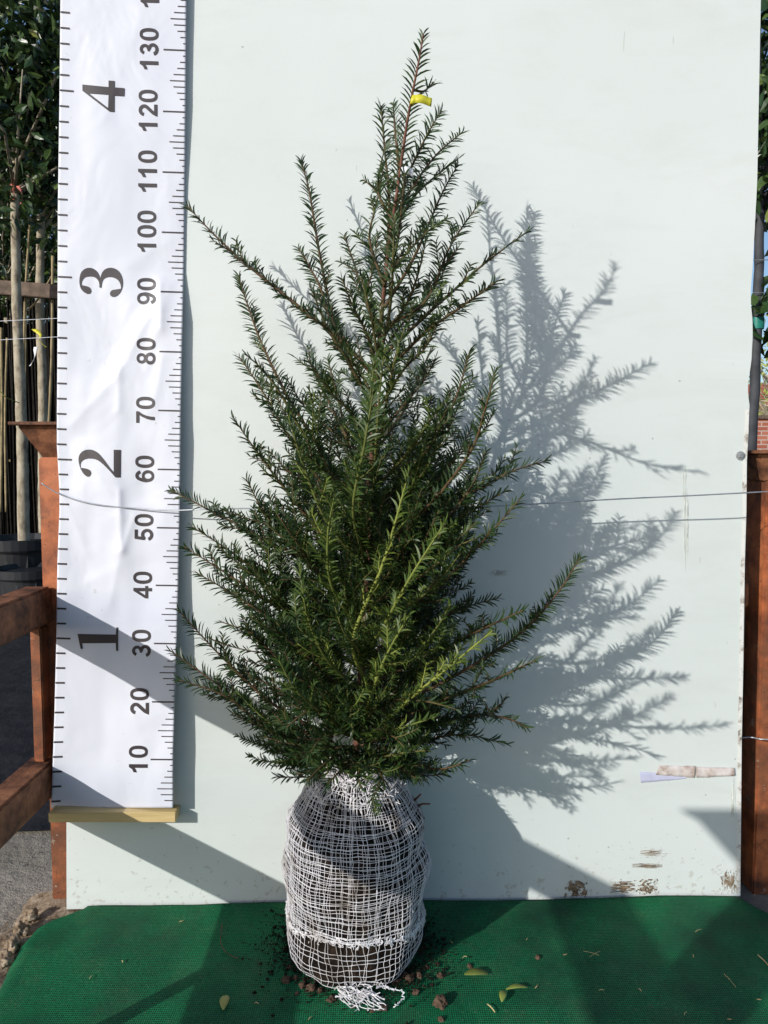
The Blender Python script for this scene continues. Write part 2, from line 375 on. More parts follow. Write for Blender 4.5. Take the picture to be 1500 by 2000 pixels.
blob_patch('mud_splat', 1262, 1733, 24, 16, 7.7, M['mud'], 'dark crumbly mud at the foot of the board right of the streaky smear', (1.6, 1.6), .25)
blob_patch('mud_streak', 1264, 1691, 30, 5, 2.2, M['mud'], 'thin brown curved mud streak above the crumbly mud on the board', (.5, 3), .2, .001)
blob_patch('mud_smear', 1275, 1666, 28, 11, 9.2, M['mud'], 'faint thin mud scratches at the top of the board stains', (.8, 6), .5, .0008)
blob_patch('mud_smear', 1425, 1722, 20, 24, 11.5, M['mud'], 'mud specks in the lower right corner of the board', (5, 1.2), .45, .001)
blob_patch('mud_mark', 975, 1119, 24, 7, 14.1, M['drip'], 'faint oval mud mark in the plant shadow on the board', (2, 4), .45, .0006)
blob_patch('drip_streak', 1339, 1010, 6, 105, 17.3, M['drip'], 'long faint vertical drip streak on the board above the right tape', (.7, .5), .38, .0005)
blob_patch('drip_streak', 1432, 1560, 4, 60, 19.3, M['drip'], 'thin drip streak just below the right end of the tape', (.7, .5), .35, .0005)
# torn tape
def strip(name, poly, off, mat, label, wave=.0015, seed=0, thick=.0006):
    mb = MB(); P = [np.array(q, float) for q in poly]; n = 24; vs = []
    for s_ in (0, 1):
        for i in range(n + 1):
            u = i / n
            for j in range(5):
                v_ = j / 4; top = P[0] + (P[1]-P[0])*u; bot = P[3] + (P[2]-P[3])*u; q = top + (bot-top)*v_
                o_ = off + wave * (noise.noise((u * 5 + seed, v_ * 1.2, seed)) + .6) * (1 if 0 < j < 4 else .5)
                vs.append(bp(q[0], q[1] + 1.5 * noise.noise((u * 9, j * .2, seed)), o_ - s_ * thick))
    K = (n+1)*5; fs = [(i*5+j, i*5+j+1, (i+1)*5+j+1, (i+1)*5+j) for i in range(n) for j in range(4)]
    mb.add(vs, fs + [tuple(K + q for q in f[::-1]) for f in fs]
           + [(i*5, (i+1)*5, K+(i+1)*5, K+i*5) for i in range(n)] + [(i*5+4, K+i*5+4, K+(i+1)*5+4, (i+1)*5+4) for i in range(n)])
    return tag(mb.build(name, mat, smooth=True), label, 'tape')
strip('adhesive_tape', [(1287, 1495), (1358, 1496), (1356, 1519), (1281, 1513)], .0022, M['tape'], 'left piece of brown-stained adhesive tape on the board, slightly lower corner', seed=3)
strip('adhesive_tape', [(1359, 1498), (1434, 1500), (1435, 1515), (1360, 1519)], .0034, M['tape'], 'right piece of stained adhesive tape, nearest the board edge', seed=8)
strip('tape_residue', [(1249, 1507), (1345, 1514), (1340, 1521), (1252, 1529)], .0008, M['lilac'], 'lilac adhesive residue at the left end of the stained tape', .0001, 5, .0003)

# ================================================================ MEASURING BANNER
LE = [(-160,120),(0,118),(200,116),(400,113),(700,112),(800,111),(870,111),(960,116),(1000,116),(1100,112),(1250,110),(1400,106),(1550,101),(1578,99)]
RE = [(-160,366),(0,364),(250,362),(500,359.5),(700,355),(800,353),(1000,351),(1150,348),(1250,345),(1330,342),(1480,338),(1578,338)]
OFFR = [(-160,.9),(0,1.0),(200,.9),(350,.4),(450,.28),(530,.3),(620,1.2),(750,1.45),(850,1.75),(1000,1.7),(1100,1.55),(1250,2.2),(1400,2.8),(1578,2.7)]
CREASE = [((233,960),(236,1075),.20,9),((236,1075),(215,1180),.10,14),((312,555),(314,640),.20,12),((300,600),(228,735),.13,16),((228,735),(140,830),.10,22),
          ((232,720),(232,800),.12,12),((160,880),(240,1010),.12,20),((120,960),(170,1080),.10,16),((262,1010),(240,1075),.13,9),((330,560),(285,720),.08,18),((316,700),(300,800),.10,16),((150,1150),(260,1090),.06,26),((270,40),(200,240),.04,30),((250,520),(330,470),.05,20),((262,1400),(290,1480),.07,22)]
def boff(px, py):
    l = lerp(LE, py); r = lerp(RE, py); u = (px - l) / (r - l)
    o = .30 + (lerp(OFFR, py) - .30) * max(0, u) ** 1.7
    o += .42 * noise.noise((px * .012, py * .007, 2.0)) * min(1, max(0.0, (py - 400) / 300)) * (1 - .4 * u) + .16 * noise.noise((px * .013, py * .005, 8.0)) + .10 * noise.noise((px * .03, py * .014, 5.0)) * min(1, max(0.1, (py - 500) / 300))
    for (a, b_, amp, wd) in CREASE:
        dx, dy = b_[0]-a[0], b_[1]-a[1]; tt = ((px-a[0])*dx + (py-a[1])*dy) / (dx*dx+dy*dy)
        tc = min(1, max(0, tt)); dd = math.hypot(px - a[0] - tc*dx, py - a[1] - tc*dy)
        if dd < wd * 5: o += 2.0 * amp * math.exp(-((dd * dd + 4) ** .5) / wd)
    return max(.12, o) / 100
def bann(px, py, e=0): return bp(px, py, boff(px, py) + e)
bc = empty('measuring_banner', bp(230, 1578, .01))
tag(bc, 'long white vinyl measuring banner with feet and centimetre marks at the board left', 'measuring banner')
mb = MB(); NX, NY = 64, 430; vs = []
for j in range(NY + 1):
    y = -160 + (1578 + 160) * j / NY; l = lerp(LE, y); r = lerp(RE, y)
    for i in range(NX + 1): vs.append(bann(l + (r - l) * i / NX, y))
WW = NX + 1; n0 = len(vs); vs += [v_ - BN * .0008 for v_ in vs]
fs = [(j*WW+i, (j+1)*WW+i, (j+1)*WW+i+1, j*WW+i+1) for j in range(NY) for i in range(NX)]
fs += [tuple(n0 + k for k in f[::-1]) for f in fs]
fs += [(j*WW+NX, (j+1)*WW+NX, n0+(j+1)*WW+NX, n0+j*WW+NX) for j in range(NY)] + [(j*WW, n0+j*WW, n0+(j+1)*WW, (j+1)*WW) for j in range(NY)]
fs += [(NY*WW+i, n0+NY*WW+i, n0+NY*WW+i+1, NY*WW+i+1) for i in range(NX)]
mb.add(vs, fs); SH = mb
# tick marks
CM = {0:1598,10:1483.5,20:1371,30:1257,40:1143.5,50:1031,60:917,70:802,80:687,90:570,100:454,110:336.5,120:218,130:97.5,140:-24,150:-146}
FT = {0:1594,1:1247,2:897.5,3:541,4:177,5:-190}
LEN = {0:44,1:6,2:11.5,3:17,4:24,5:31,6:24,7:17,8:11.5,9:6}
cmk = sorted(CM.items()); ftk = sorted(FT.items())
def mark(mb, x0, y0, x1, y1, th, n=8):
    vs = []
    for i in range(n + 1):
        x = x0 + (x1-x0)*i/n; y = y0 + (y1-y0)*i/n
        vs += [bann(x, y - th/2, .0006), bann(x, y + th/2, .0006)]
    mb.add(vs, [(2*i, 2*i+1, 2*i+3, 2*i+2) for i in range(n)], 1)
mb = SH
for cmv in range(3, 150):
    y = lerp(cmk, cmv); Ln = LEN[cmv % 10]
    if y > 1576: continue
    r = lerp(RE, y); tilt = lerp([(0, .045), (500, .03), (1500, .008)], y)
    mark(mb, r - Ln, y - Ln*tilt*.5, r - .5, y + Ln*tilt*.5, 2.9 if cmv % 10 == 0 else 2.0)
for k in range(1, 60):
    y = lerp(ftk, k / 12); Ln = 27.5 if k % 12 == 0 else 18.5
    if y > 1576: continue
    l = lerp(LE, y); tilt = lerp([(0, .10), (600, .045), (1250, .03), (1570, -.06)], y)
    mark(mb, l + .5, y - Ln*tilt*.5, l + Ln, y + Ln*tilt*.5, 3.6)
pin(mb.build('banner_sheet', [M['banner'], M['ink']], smooth=True), bc)
# glyphs: unit box, x right, y up, cap height 1
def arc(cx, cy, rx, ry, a0, a1, n=14, p=2.0):
    out = []
    for i in range(n + 1):
        a = R(a0 + (a1 - a0) * i / n); ca, sa = math.cos(a), math.sin(a)
        out.append((cx + rx * math.copysign(abs(ca) ** (2/p), ca), cy + ry * math.copysign(abs(sa) ** (2/p), sa)))
    return out
def ribbon(pts, w_):
    out = []; n = len(pts)
    ws = w_ if isinstance(w_, list) else [w_] * n
    for i, p in enumerate(pts):
        a = pts[max(i-1, 0)]; b_ = pts[min(i+1, n-1)]; dx, dy = b_[0]-a[0], b_[1]-a[1]; L_ = math.hypot(dx, dy) or 1
        nx, ny = -dy/L_*ws[i]/2, dx/L_*ws[i]/2; out.append(((p[0]+nx, p[1]+ny), (p[0]-nx, p[1]-ny)))
    v_ = [q for pr_ in out for q in pr_]; return v_, [(2*i, 2*i+1, 2*i+3, 2*i+2) for i in range(n-1)]
def ring(cx, cy, rx, ry, ix, iy, p=2.3, n=36):
    o_ = arc(cx, cy, rx, ry, 0, 360, n, p)[:-1]; i_ = arc(cx, cy, ix, iy, 0, 360, n, p)[:-1]
    return o_ + i_, [(k, (k+1) % n, n+(k+1) % n, n+k) for k in range(n)]
def poly(outer, holes=()):
    lists = [[Vector((x, y, 0)) for x, y in outer]] + [[Vector((x, y, 0)) for x, y in h] for h in holes]
    tris = tessellate_polygon(lists); fl = [(v_.x, v_.y) for l_ in lists for v_ in l_]; return fl, [tuple(tr) for tr in tris]
G = {
 '0': [ring(.33, .5, .33, .505, .148, .36, 2.4)],
 '1': [poly([(.47,0),(.27,0),(.27,.70),(.20,.645),(.03,.575),(.03,.745),(.20,.83),(.31,1),(.47,1)])],
 '2': [ribbon(arc(.335, .70, .225, .215, 172, -28, 16) + [(.45,.50),(.31,.35),(.20,.22),(.13,.085)], .18), poly([(.01,0),(.65,0),(.65,.175),(.10,.175),(.04,.10)])],
 '3': [ribbon(arc(.30, .725, .20, .195, 165, -90, 16), .165), ribbon(arc(.30, .29, .245, .21, 90, -170, 18), .175), poly([(.20,.46),(.34,.455),(.34,.59),(.20,.58)])],
 '4': [poly([(.56,0),(.38,0),(.38,.205),(0,.205),(0,.36),(.40,1),(.56,1),(.56,.365),(.67,.365),(.67,.205),(.56,.205)], [[(.38,.365),(.38,.70),(.165,.365)]])],
 '5': [ribbon([(.12,.50)] + arc(.32, .33, .24, .245, 140, -165, 20), .17), poly([(.10,1),(.60,1),(.60,.83),(.245,.83),(.215,.60),(.17,.45),(.03,.47)])],
 '6': [ring(.345, .325, .315, .33, .145, .19, 2.1), ribbon([(.56,.74)] + arc(.36, .68, .20, .24, 35, 150, 10) + [(.125,.62),(.10,.45),(.11,.32)], [.17]*11 + [.17,.18,.19,.17])],
 '7': [poly([(.03,1),(.65,1),(.65,.855),(.52,.68),(.42,.44),(.375,.2),(.365,0),(.18,0),(.195,.2),(.25,.44),(.35,.67),(.45,.825),(.03,.825)])],
 '8': [ring(.335, .275, .325, .285, .145, .145, 2.1), ring(.335, .74, .28, .265, .125, .125, 2.1)],
}
G['9'] = [([(.68 - x, 1 - y) for x, y in v_], f) for v_, f in G['6']]
CAP = 36.5; ADV = 28.3
def numeral(text, xc, yc, tilt=0):
    mb = MB(); n = len(text); tot = (n - 1) * ADV; wg = .66 * CAP; e = .0006
    for k, ch in enumerate(text):
        base = yc + tot / 2 - k * ADV      # characters run upward
        if text[k] == '1': base += 1
        for v_, f in G[ch]:
            e += .00003
            P = []
            for x, y in v_:
                qx = xc + CAP/2 - (1 - y) * CAP; qx = xc - CAP/2 + (1 - y) * CAP; qy = base + wg/2 - x * CAP
                P.append(bann(qx, qy + (qx - xc) * tilt, e))
            mb.add(P, f)
    return pin(mb.build('numeral', M['ink']), bc)
XC = {10:270,20:272.5,30:276,40:278.5,50:281,60:282.5,70:284,80:285,90:286,100:286.5,110:288,120:289,130:291,140:292.5}
for kx, x in XC.items():
    if kx % 10 == 0: numeral(str(kx), x, CM[kx] - (2.5 if kx >= 100 else 1), lerp([(0, .03), (600, .02), (1500, .005)], CM[kx]))
def traced(outer, holes, ox, oy, sc_):
    cv = lambda q: (ox + q[0]/sc_, oy + q[1]/sc_)
    v_, f = poly([cv(q) for q in outer], [[cv(q) for q in h] for h in holes])
    bm = bmesh.new(); bv = [bm.verts.new((x, y, 0)) for x, y in v_]
    for t_ in f:
        try: bm.faces.new([bv[i] for i in t_])
        except ValueError: pass
    for _ in range(4):
        long_e = [e for e in bm.edges if e.calc_length() > 5]
        if not long_e: break
        bmesh.ops.subdivide_edges(bm, edges=long_e, cuts=1, use_grid_fill=True); bmesh.ops.triangulate(bm, faces=bm.faces[:])
    for v in bm.verts: v.co = bann(v.co.x, v.co.y, .0008)
    me = bpy.data.meshes.new('foot_numeral'); bm.to_mesh(me); bm.free(); return pin(link('foot_numeral', me, M['ink']), bc)
traced([(397,228),(730,260),(730,178),(808,182),(808,265),(935,274),(931,377),(805,370),(805,577),(742,573),(397,308)], [[(480,340),(724,527),(730,358)]], 100, 130, 6.522)
def smooth_poly(pts, corners=()):
    P = [np.array(p, float) for p in pts]; n = len(P); out = []
    for i in range(n):
        a, b_, c_, d_ = P[i-1], P[i], P[(i+1) % n], P[(i+2) % n]
        if i in corners: a = b_
        if (i+1) % n in corners: d_ = c_
        for u in (0, .5):
            out.append(tuple(.5*((2*b_)+(-a+c_)*u+(2*a-5*b_+4*c_-d_)*u*u+(-a+3*b_-3*c_+d_)*u**3)))
    return out
three = [(613,402),(637,402),(645,340),(665,295),(710,270),(760,267),(820,285),(865,325),(885,375),(887,415),(830,425),(775,435),(750,465),(752,500),(785,521),(830,510),(870,475),(900,420),(913,350),(905,280),(880,220),(840,175),(790,153),(740,150),(690,165),(650,205),(630,260),(623,290),(612,250),(585,200),(545,165),(495,150),(440,158),(395,190),(368,240),(358,310),(362,365),(378,415),(410,455),(450,478),(485,480),(505,462),(507,430),(485,398),(445,382),(390,372),(385,340),(400,300),(430,270),(475,260),(530,262),(575,285),(605,325),(613,370)]
traced(smooth_poly(three, (0, 1, 9, 27, 45)), [], 100, 500, 6.522)
two = [(795,185),(887,187),(883,538),(818,538),(745,455),(665,375),(595,320),(530,300),(470,297),(415,312),(383,340),(372,375),(375,415),(430,422),(480,438),(505,465),(505,500),(480,528),(450,524),(410,490),(375,430),(355,370),(347,310),(355,260),(385,215),(430,190),(490,182),(545,195),(600,230),(650,285),(700,350),(750,420),(795,470)]
traced(smooth_poly(two, (0, 1, 2, 3, 12, 32)), [], 100, 850, 6.522)
traced([(567,893),(848,898),(852,845),(865,845),(865,1017),(850,1017),(847,960),(602,962),(606,1003),(590,1003)], [], 0, 1000, 3.75)
# batten under the banner
def pm(px, py, off): return bp(px, py, off)
mb = MB(); zt = bp(200, 1588, .03); 
a0 = bp(94, 1588, .029); a1 = bp(343, 1586, .029); b0 = bp(95, 1606.5, .029); b1 = bp(343, 1606, .029)
back = lambda p: p - BN * .0285
mb.hexa([b0, b1, back(b1), back(b0)], [a0, a1, back(a1), back(a0)])
bat = mb.build('wooden_batten', M['pine'], bevel=.0008)
tag(bat, 'short yellow pine batten fixed across the foot of the measuring banner', 'batten')

# ================================================================ MAT
LM = [(-.75,-.53),(-.40,-.55),(-.22,-.553),(-.16,-.565),(-.11,-.572),(-.065,-.568),(-.045,-.556),(-.034,-.540),(-.022,-.528),(-.012,-.515)]
mb = MB(); NXm, NYm = 120, 90; vs = []
for j in range(NYm + 1):
    yy = -.75 + (.745) * (j / NYm) ** .75
    l = lerp(LM, yy) - .010; r = .635 + .03 * max(0, min(1, (-yy - .0) / .05)) + .12 * max(0, min(1, (-yy - .03) / .3)); y0 = yy
    for i in range(NXm + 1):
        u = (i / NXm); u = u if u > .1 else u * u / .1 ; x = l + (r - l) * u
        yb = y0 + (x * math.tan(YAW)) * (1 if yy > -.1 else 0) * max(0, 1 + yy / .1)
        dl = x - l; z = -.026 * (1 - min(1, dl / .024)) ** 2 - .02 * (1 - min(1, (r - x) / .03)) ** 2
        z += .0016 * noise.noise((x * 7, yy * 9, 0)) + .0008 * noise.noise((x * 20, yy * 24, 4)) + .0018
        vs.append((x, yb - .003, z + .0035 * max(0, noise.noise((x * 3.1, yy * 5, 9)))))
fs = [(j*(NXm+1)+i, j*(NXm+1)+i+1, (j+1)*(NXm+1)+i+1, (j+1)*(NXm+1)+i) for j in range(NYm) for i in range(NXm)]
mb.add(vs, fs)
mat = mb.build('green_mat', M['mat'], smooth=True)
sm_ = mat.modifiers.new('thick', 'SOLIDIFY'); sm_.thickness = .003; sm_.offset = -1
tag(mat, 'dark green woven mesh mat spread on the ground in front of the board', 'mat')
# mud strip beside mat with tyre lumps
mb = MB(); vs = []; n = 60
for j in range(n + 1):
    yy = -.75 + .80 * j / n
    l = lerp(LM, min(yy, -.03)) if yy < -.03 else -.535
    for i in range(15):
        u = i / 14; x = l + .035 - u * (.15 + .02 * noise.noise((yy * 8, 0, 0)))
        z = GZ + .001 + (.018 * (1 - abs(u * 2 - .8) ** 1.5) if 0 < u < .9 else -.004) + .010 * noise.noise((x * 30, yy * 30, 1)) + .005 * noise.noise((x * 80, yy * 80, 1))
        vs.append((x, yy, z))
mb.add(vs, [(j*15+i, (j+1)*15+i, (j+1)*15+i+1, j*15+i+1) for j in range(n) for i in range(14)])
tag(mb.build('mud_bank', M['mud'], smooth=True), kind='stuff', label='crumbly bank of dried brown mud along the left edge of the mat', cat='mud')
def clod(name, c, r, seed, mat, flat=.8, par=None):
    bm = bmesh.new(); bmesh.ops.create_icosphere(bm, subdivisions=4, radius=1)
    for v_ in bm.verts:
        q = v_.co.copy(); k = 1 + .55 * noise.noise(q * 1.3 + Vector((seed, 0, 0))) + .35 * noise.noise(q * 3.5 + Vector((0, seed, 0))) + .16 * noise.noise(q * 9 + Vector((seed, 0, 0)))
        v_.co = Vector((q.x * k * r, q.y * k * r * .9, q.z * k * r * flat))
    me = bpy.data.meshes.new(name); bm.to_mesh(me); bm.free()
    me.polygons.foreach_set('use_smooth', [True] * len(me.polygons))
    o = link(name, me, mat); o.location = c; return o
for k, (x, y) in enumerate([(59, 1791), (42, 1818), (25, 1845), (8, 1877)]):
    p = fp(x, y, GZ + .022); o = clod('mud_lump', p, .0125, 20 + k, M['mud'], .9)
    tag(o, ['dried mud lump beside the mat, nearest the orange post', 'dried mud lump beside the mat, second from the orange post', 'dried mud lump beside the mat, third from the orange post', 'dried mud lump beside the mat, closest to the photo edge'][k], 'mud lump', 'mud lumps along the mat edge')

# ================================================================ STEEL RACK
rack = empty('steel_rack', (0, 0, GZ)); tag(rack, 'rusty orange steel stacking rack with flared post caps, standing around the board', 'rack')
def rbox(name, lo, hi, mat='rack', bevel=.003):
    mb = MB(); mb.box(lo, hi); return mb.build(name, M[mat], rack, bevel=bevel)
def cap(post, cx, cy, zt, hw, zb, hwt, hwb):
    mb = MB()
    def rect(h, z): return [(cx-h, cy-h, z), (cx+h, cy-h, z), (cx+h, cy+h, z), (cx-h, cy+h, z)]
    mb.hexa(rect(hwb, zb), rect(hwt, zt - .006)); o = mb.build('post_cap', M['rust'], bevel=.002); pin(o, post)
    mb = MB(); mb.hexa(rect(hw, zt - .0055), rect(hw, zt)); o2 = mb.build('cap_plate', M['rust'], bevel=.001); pin(o2, post)
zc = yp(60, 825, .05).z
px_l = yp(87, 1300, .02).x
pl = rbox('post', (px_l, .02, GZ), (px_l + .085, .105, zc - .06)); cap(pl, px_l + .036, .108, zc, .086, zc - .062, .076, .046)
xr = bp(1462, 1300, -.02).x
pr_ = rbox('post', (xr + .030, .062, GZ), (xr + .15, .14, yp(1480, 910, .06).z)); cap(pr_, xr + .09, .13, yp(1480, 879, .02).z, .098, yp(1480, 940, .05).z - .0, .085, .066)
PF = (-.605, -1.27)
pf = rbox('post', (PF[0] - .045, PF[1] - .045, GZ), (PF[0] + .045, PF[1] + .045, .75)); cap(pf, PF[0], PF[1], .815, .095, .745, .085, .047)
x0 = -.612; x1 = -.566
rbox('rail', (x0, -1.20, .483), (x1, .018, .545), 'rust', .004)
rbox('rail', (x0, -1.20, .183), (x1, .018, .247), 'rust', .004)
rbox('leg', (-.600, -.512, GZ), (-.580, -.492, .182), 'rust', .003)
rbox('web_plate', (xr - .03, .118, GZ), (xr + .029, .130, yp(1465, 1140, .12).z), 'rust', .002)
rbox('strut', (-.592, -.012, .25), (-.574, .016, .48), 'rack', .002)
rbox('back_rail', (px_l + .087, .06, .50), (xr + .004, .10, .545), 'rack')
rbox('back_rail', (px_l + .087, .06, .06), (xr + .004, .10, .12), 'rack')
# wire in front of the board
def wirepath(pts): return [bp(x, y, o) for x, y, o in pts]
P = spline([tuple(p) for p in wirepath([(80,943,.006),(110,962,.007),(150,977,.0095),(200,987,.012),(260,992,.016),(330,997,.026),(420,994,.040),(550,993,.05),(700,995,.058),(900,991,.065),(1050,984,.07),(1200,975,.074),(1350,968,.078),(1500,960,.08),(1620,952,.085)])], 90)
mb = MB(); mb.tube(P, .0011, 8); tag(mb.build('tie_wire', M['wire'], smooth=True), 'thin grey wire stretched across the board behind the plant', 'wire')
mb = MB(); P = spline([bp(1450, 1441, -.03), bp(1468, 1440, -.03), yp(1490, 1444, .04), yp(1540, 1442, .03)], 12); mb.tube(P, .0012, 6)
tag(mb.build('tie_wire', M['wire'], smooth=True), 'short wire wrapped low around the right orange post', 'wire')

# ================================================================ BALLED YEW
YC = -.128; XCB = yp(694, 1700, YC).x
def row(py): return yp(694, py, YC).z
prof = [(0,.084),(.004,.094),(.012,.100),(.025,.104),(.045,.107),(.07,.1085),(row(1740),.1100),(row(1690),.1110),(row(1640),.1095),(row(1608),.1085),(row(1592),.103),(row(1577),.095),(row(1560),.087),(row(1545),.081),(row(1532),.072),(row(1522),.062),(row(1512),.045)]
ZT = prof[-1][1]; prof = [(z, r * lerp([(0, 1.02), (.05, .985), (.1, .955), (.3, .975)], z)) for z, r in prof]
ZTOP = prof[-1][0]
def RB(th, z):
    r = lerp(prof, z)
    r += -.0015 + .0065 * noise.noise((math.cos(th) * 1.8, math.sin(th) * 1.8, z * 18)) + .0030 * noise.noise((math.cos(th) * 5, math.sin(th) * 5, z * 45))
    dth = (th + .15 + math.pi) % (2*math.pi) - math.pi
    r += .008 * math.exp(-(dth / .5) ** 2 - ((z - row(1690)) / .022) ** 2) - .004 * math.exp(-(dth / .6) ** 2 - ((z - row(1640)) / .012) ** 2)
    dth = (th - math.pi + .3 + math.pi) % (2*math.pi) - math.pi
    r += .009 * math.exp(-(dth / .35) ** 2 - ((z - row(1602)) / .010) ** 2)
    return r
def SB(th, z, e=0):
    r = RB(th, z) + e; return Vector((XCB + r * math.cos(th), YC + r * math.sin(th), z + .003))
yew = empty('balled_yew', (XCB, YC, 0)); tag(yew, 'young dark green yew tree with its root ball wrapped in white netting', 'tree')
mb = MB(); nz, na = 160, 260; vs = []
for j in range(nz + 1):
    z = ZTOP * j / nz
    for i in range(na):
        th = 2*math.pi*i/na; vs.append(SB(th, z, .0038 * noise.noise((math.cos(th) * 9, math.sin(th) * 9, z * 80)) - .0012 + .0015 * noise.noise((math.cos(th) * 26, math.sin(th) * 26, z * 240))))
n0 = len(vs); vs += [Vector((XCB, YC, .001)), Vector((XCB, YC, ZTOP))]
fs = [(j*na+i, j*na+(i+1) % na, (j+1)*na+(i+1) % na, (j+1)*na+i) for j in range(nz) for i in range(na)]
fs += [(n0, (i+1) % na, i) for i in range(na)] + [(n0+1, nz*na+i, nz*na+(i+1) % na) for i in range(na)]
mb.add(vs, fs); ball = pin(mb.build('root_ball', M['soil'], smooth=True), yew)
mb = MB(); rr = .00037
def thread(pts, r=rr): mb.tube(pts, r, 4, cap=False)
fold = lambda th: .060 - .016 * math.sin(th) - .004 * math.cos(th) + .003 * math.sin(3 * th)      # lower edge of the folded-over second layer
for k in range(80):                                  # first layer, meridians all the way down
    th0 = 2*math.pi*k/80 + random.uniform(-.02, .02); ph = random.uniform(0, 9); P = []
    for j in range(64):
        z = .0 + ZTOP * j / 63; amp = .028 if z > .05 else .028 + .03 * (1 - z / .05)
        P.append(SB(th0 + amp * 1.5 * noise.noise((ph, z * 22, 0)) + .022 * noise.noise((ph, z * 90, 4)), z, .0016 + .0012 * noise.noise((ph, z * 40, 3))))
    thread(P)
for k in range(88):                                  # second layer above the fold
    th0 = 2*math.pi*k/88 + random.uniform(-.04, .04); ph = random.uniform(0, 9); zb = fold(th0) + random.uniform(-.002, .004); P = []
    for j in range(56):
        z = zb + (ZTOP - zb) * j / 55
        P.append(SB(th0 + .10 * noise.noise((ph, z * 13, 7)) + .016 * noise.noise((ph, z * 90, 4)), z, .0026 + .0014 * noise.noise((ph, z * 40, 9))))
    thread(P, .00034)
z = .006
while z < .062:                                        # loose single rings low down
    ph = random.uniform(0, 50); thread([SB(a, max(.001, z + .0035 * noise.noise((math.cos(a) * 2, math.sin(a) * 2, ph)) + .0018 * noise.noise((math.cos(a) * 9, math.sin(a) * 9, ph))), .0016) for a in np.linspace(0, 2*math.pi, 150)])
    z += random.uniform(.0075, .0115)
z = .055
while z < ZTOP:
    for kk in range(2 if random.random() < .7 else 3):
        ph = random.uniform(0, 50); dz = random.uniform(-.0022, .0022); sl = random.uniform(-.002, .003)
        thread([SB(a, min(ZTOP, max(fold(a), z + dz + sl * math.sin(a + ph) + .003 * noise.noise((math.cos(a) * 1.6, math.sin(a) * 1.6, ph * .2)) + .0012 * noise.noise((math.cos(a) * 8, math.sin(a) * 8, ph)))), .0024 + .0006 * kk) for a in np.linspace(0, 2*math.pi, 170)], .00034)
    z += random.uniform(.0068, .0098) if z < row(1600) else random.uniform(.0055, .008)
net = pin(mb.build('netting', M['net']), ball)
mb = MB()
for k in range(620):                                  # frayed fringe along the fold
    th = random.uniform(0, 2*math.pi); z = fold(th) + random.gauss(.001, .0028); p = SB(th, max(.004, z), .003)
    d1 = Vector((random.gauss(0, 1), random.gauss(0, 1), random.gauss(-.5, 1))).normalized() * random.uniform(.003, .007)
    d2 = Vector((random.gauss(0, 1), random.gauss(0, 1), random.gauss(-.3, 1))).normalized() * random.uniform(.003, .006)
    out = Vector((math.cos(th), math.sin(th), 0)) * .0006
    rad = Vector((math.cos(th), math.sin(th), 0)); d1 -= rad * d1.dot(rad) * .8; d2 -= rad * d2.dot(rad) * .8
    mb.tube(spline([p, p + d1*.5 + out, p + d1 + d2*.5 + out, p + d1*.4 + d2], 6), .0006, 4, cap=False)
pin(mb.build('net_fringe', M['net']), ball)
mb = MB()
for k in range(750):                                  # gathered net collar round the stem
    th = random.uniform(0, 2*math.pi); z = ZTOP - random.uniform(-.012, .022); p = SB(th, min(z, ZTOP), random.uniform(-.004, .003)); p.z = z
    d = Vector((random.gauss(0, .6), random.gauss(0, .6), random.gauss(.6, .6))).normalized() * random.uniform(.006, .016)
    e = Vector((random.gauss(0, 1), random.gauss(0, 1), random.gauss(0, 1))) * .003
    mb.tube(spline([p - d, p + e, p + d], 5), .0006, 4, cap=False)
pin(mb.build('net_collar', M['net']), ball)
mb = MB(); c0 = fp(700, 1936, .010)
for k in range(70):
    f_ = random.random(); a = c0 + Vector((-.026 + .060 * f_ ** 1.3, random.gauss(0, .009) - .012 * f_, random.gauss(.0, .004) * (1.2 - f_)))
    d = Vector((random.gauss(1, .5), random.gauss(-.5, .5), random.gauss(0, .3))) * .006
    e = Vector((random.gauss(0, 1), random.gauss(0, 1), random.gauss(0, .8))) * .0035
    q = [a - d, a + e, a + d, a + d * 1.5 + e]
    for v_ in q: v_.z = max(v_.z, .0035)
    mb.tube(spline(q, 7), .00055, 4, cap=False)
for (a, b_) in [((700, 1935), (745, 1968)), ((715, 1938), (735, 1946)), ((705, 1940), (750, 1962)), ((735, 1930), (770, 1935))]:
    mb.tube(spline([fp(*a, .01), (fp(*a, .008) + fp(*b_, .004)) / 2 + Vector((0, .003, .003)), fp(*b_, .0045)], 9), .0009, 5)
tail = spline([fp(735, 1925, .006), fp(760, 1932, .005), fp(782, 1935, .006), fp(788, 1946, .005), fp(780, 1960, .005), fp(768, 1970, .0045)], 40)
tail = [Vector(p) + Vector((random.gauss(0, .0012), random.gauss(0, .0012), abs(random.gauss(0, .001)))) for p in tail]
mb.tube(tail, .0008, 4); pin(mb.build('net_tail', M['net']), ball)
for (a, b_, c_) in [((805, 1566), (815, 1558), (822, 1551)), ((812, 1576), (825, 1570), (840, 1570)), ((812, 1600), (822, 1600), (829, 1598))]:
    mb = MB(); Y_ = YC + .01; mb.tube([yp(*a, Y_), yp(*b_, Y_ - .003), yp(*c_, Y_ - .006)], [.002, .0016, .0012], 6); pin(mb.build('root', M['bark'], smooth=True), yew)

